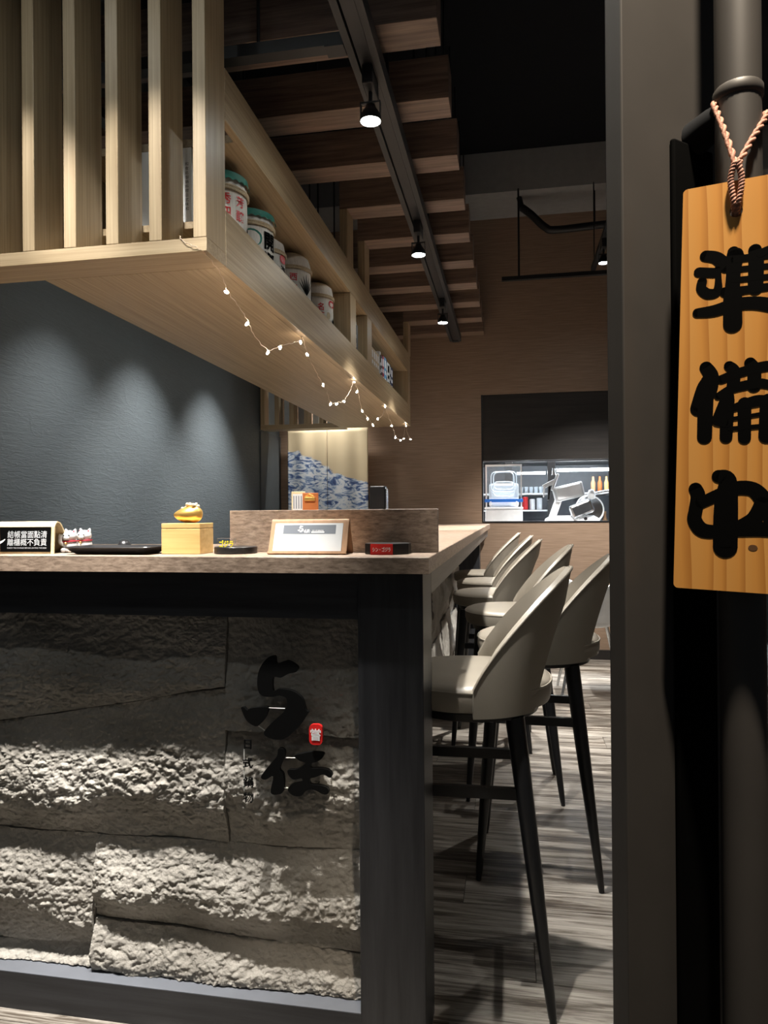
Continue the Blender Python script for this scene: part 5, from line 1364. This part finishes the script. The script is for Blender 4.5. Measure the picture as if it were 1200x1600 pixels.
box('shelf', 'white', 0.412, fx1 - 0.031, fy0 + 0.06, fy1 - 0.035, 1.315, 1.329, e)
# meat slicer
e = empty('meat_slicer', (0.50, 6.08, kz), 'white and steel meat slicer standing in the kitchen hatch', 'slicer')
b = loft_rings([(rrect(.215, .11, .05), 0), (rrect(.225, .12, .05), .012), (rrect(.215, .11, .05), .05), (rrect(.17, .09, .05), .075)], (0.505, 6.10, kz)); b.out('base', 'white', e, 50)
box('control_panel', 'blacksat', 0.30, 0.44, 5.965, 5.979, kz + 0.008, kz + 0.034, e, 0.003)
for k, mt in enumerate(('yellow', 'whiteink', 'whiteink', 'greyprint')): box('button', mt, 0.31 + 0.032 * k, 0.332 + 0.032 * k, 5.960, 5.9648, kz + 0.012, kz + 0.030, e)
def rotbox(name, mat, c, size, ang, parent, r=0.008, rx=0.0, rz=0.0):
    m = Matrix.Translation(c) @ Matrix.Rotation(R(rz), 4, 'Z') @ Matrix.Rotation(R(ang), 4, 'Y') @ Matrix.Rotation(R(rx), 4, 'X')
    b = B(); b.rbox(-size[0] / 2, size[0] / 2, -size[1] / 2, size[1] / 2, -size[2] / 2, size[2] / 2, r, 2, m); return b.out(name, mat, parent)
rotbox('carriage', 'steelw', (0.475, 6.05, 1.318), (0.245, 0.10, 0.125), -13, e, 0.012)
rotbox('carriage_plate', 'white', (0.475, 5.995, 1.318), (0.20, 0.008, 0.095), -13, e, 0.003)
rotbox('motor_block', 'steel', (0.575, 6.02, 1.175), (0.185, 0.12, 0.115), -22, e, 0.02)
m_ = Matrix.Translation((0.655, 6.13, 1.175)) @ Matrix.Rotation(R(78), 4, 'X') @ Matrix.Rotation(R(12), 4, 'Y')
b = B(); b.lathe([(0, -0.008), (0.085, -0.008), (0.118, -0.012), (0.122, 0.0), (0.118, 0.012), (0.085, 0.008), (0, 0.01)], 48, mtx=m_); b.out('blade_guard', 'white', e, 40)
b = B(); b.lathe([(0, 0.0125), (0.10, 0.0125), (0.104, 0.016), (0, 0.018)], 48, mtx=m_); b.out('blade', 'steel', e, 40)
b = B(); b.tube([(0.60, 5.95, 1.095), (0.60, 5.925, 1.095)], 0.014, 16); b.out('knob', 'blacksat', e, 40)
b = B(); b.tube([(0.66, 6.0, 1.30), (0.86, 6.0, 1.335)], 0.010, 10); b.out('feed_rod', 'steel', e, 40)
b = B(); b.tube([(0.66, 6.02, 1.275), (0.86, 6.02, 1.31)], 0.006, 8); b.out('guide_rod', 'blacksat', e, 40)
b = B(); b.lathe([(0, 0), (0.03, 0.01), (0.034, 0.05), (0.02, 0.08), (0, 0.085)], 18, (0.655, 6.0, 1.25)); b.out('clamp', 'steelw', e, 50)
rotbox('handle_arm', 'steelw', (0.315, 6.03, 1.385), (0.11, 0.02, 0.035), -28, e, 0.004)
rotbox('handle_arm', 'steelw', (0.365, 6.03, 1.40), (0.022, 0.03, 0.15), 20, e, 0.006)
rotbox('handle_grip', 'blacksat', (0.315, 6.025, 1.31), (0.018, 0.02, 0.12), 5, e, 0.006); rotbox('handle_grip', 'white', (0.275, 6.025, 1.325), (0.012, 0.016, 0.10), 5, e, 0.004)
b = B(); b.tube([(0.355, 6.03, 1.46), (0.355, 6.03, 1.515)], [0.018, 0.012], 12); b.out('top_knob', 'steel', e, 40)
b = B(); b.tube([(0.34, 6.05, 1.10), (0.40, 6.05, 1.27)], 0.03, 14); b.out('pillar', 'white', e, 40)
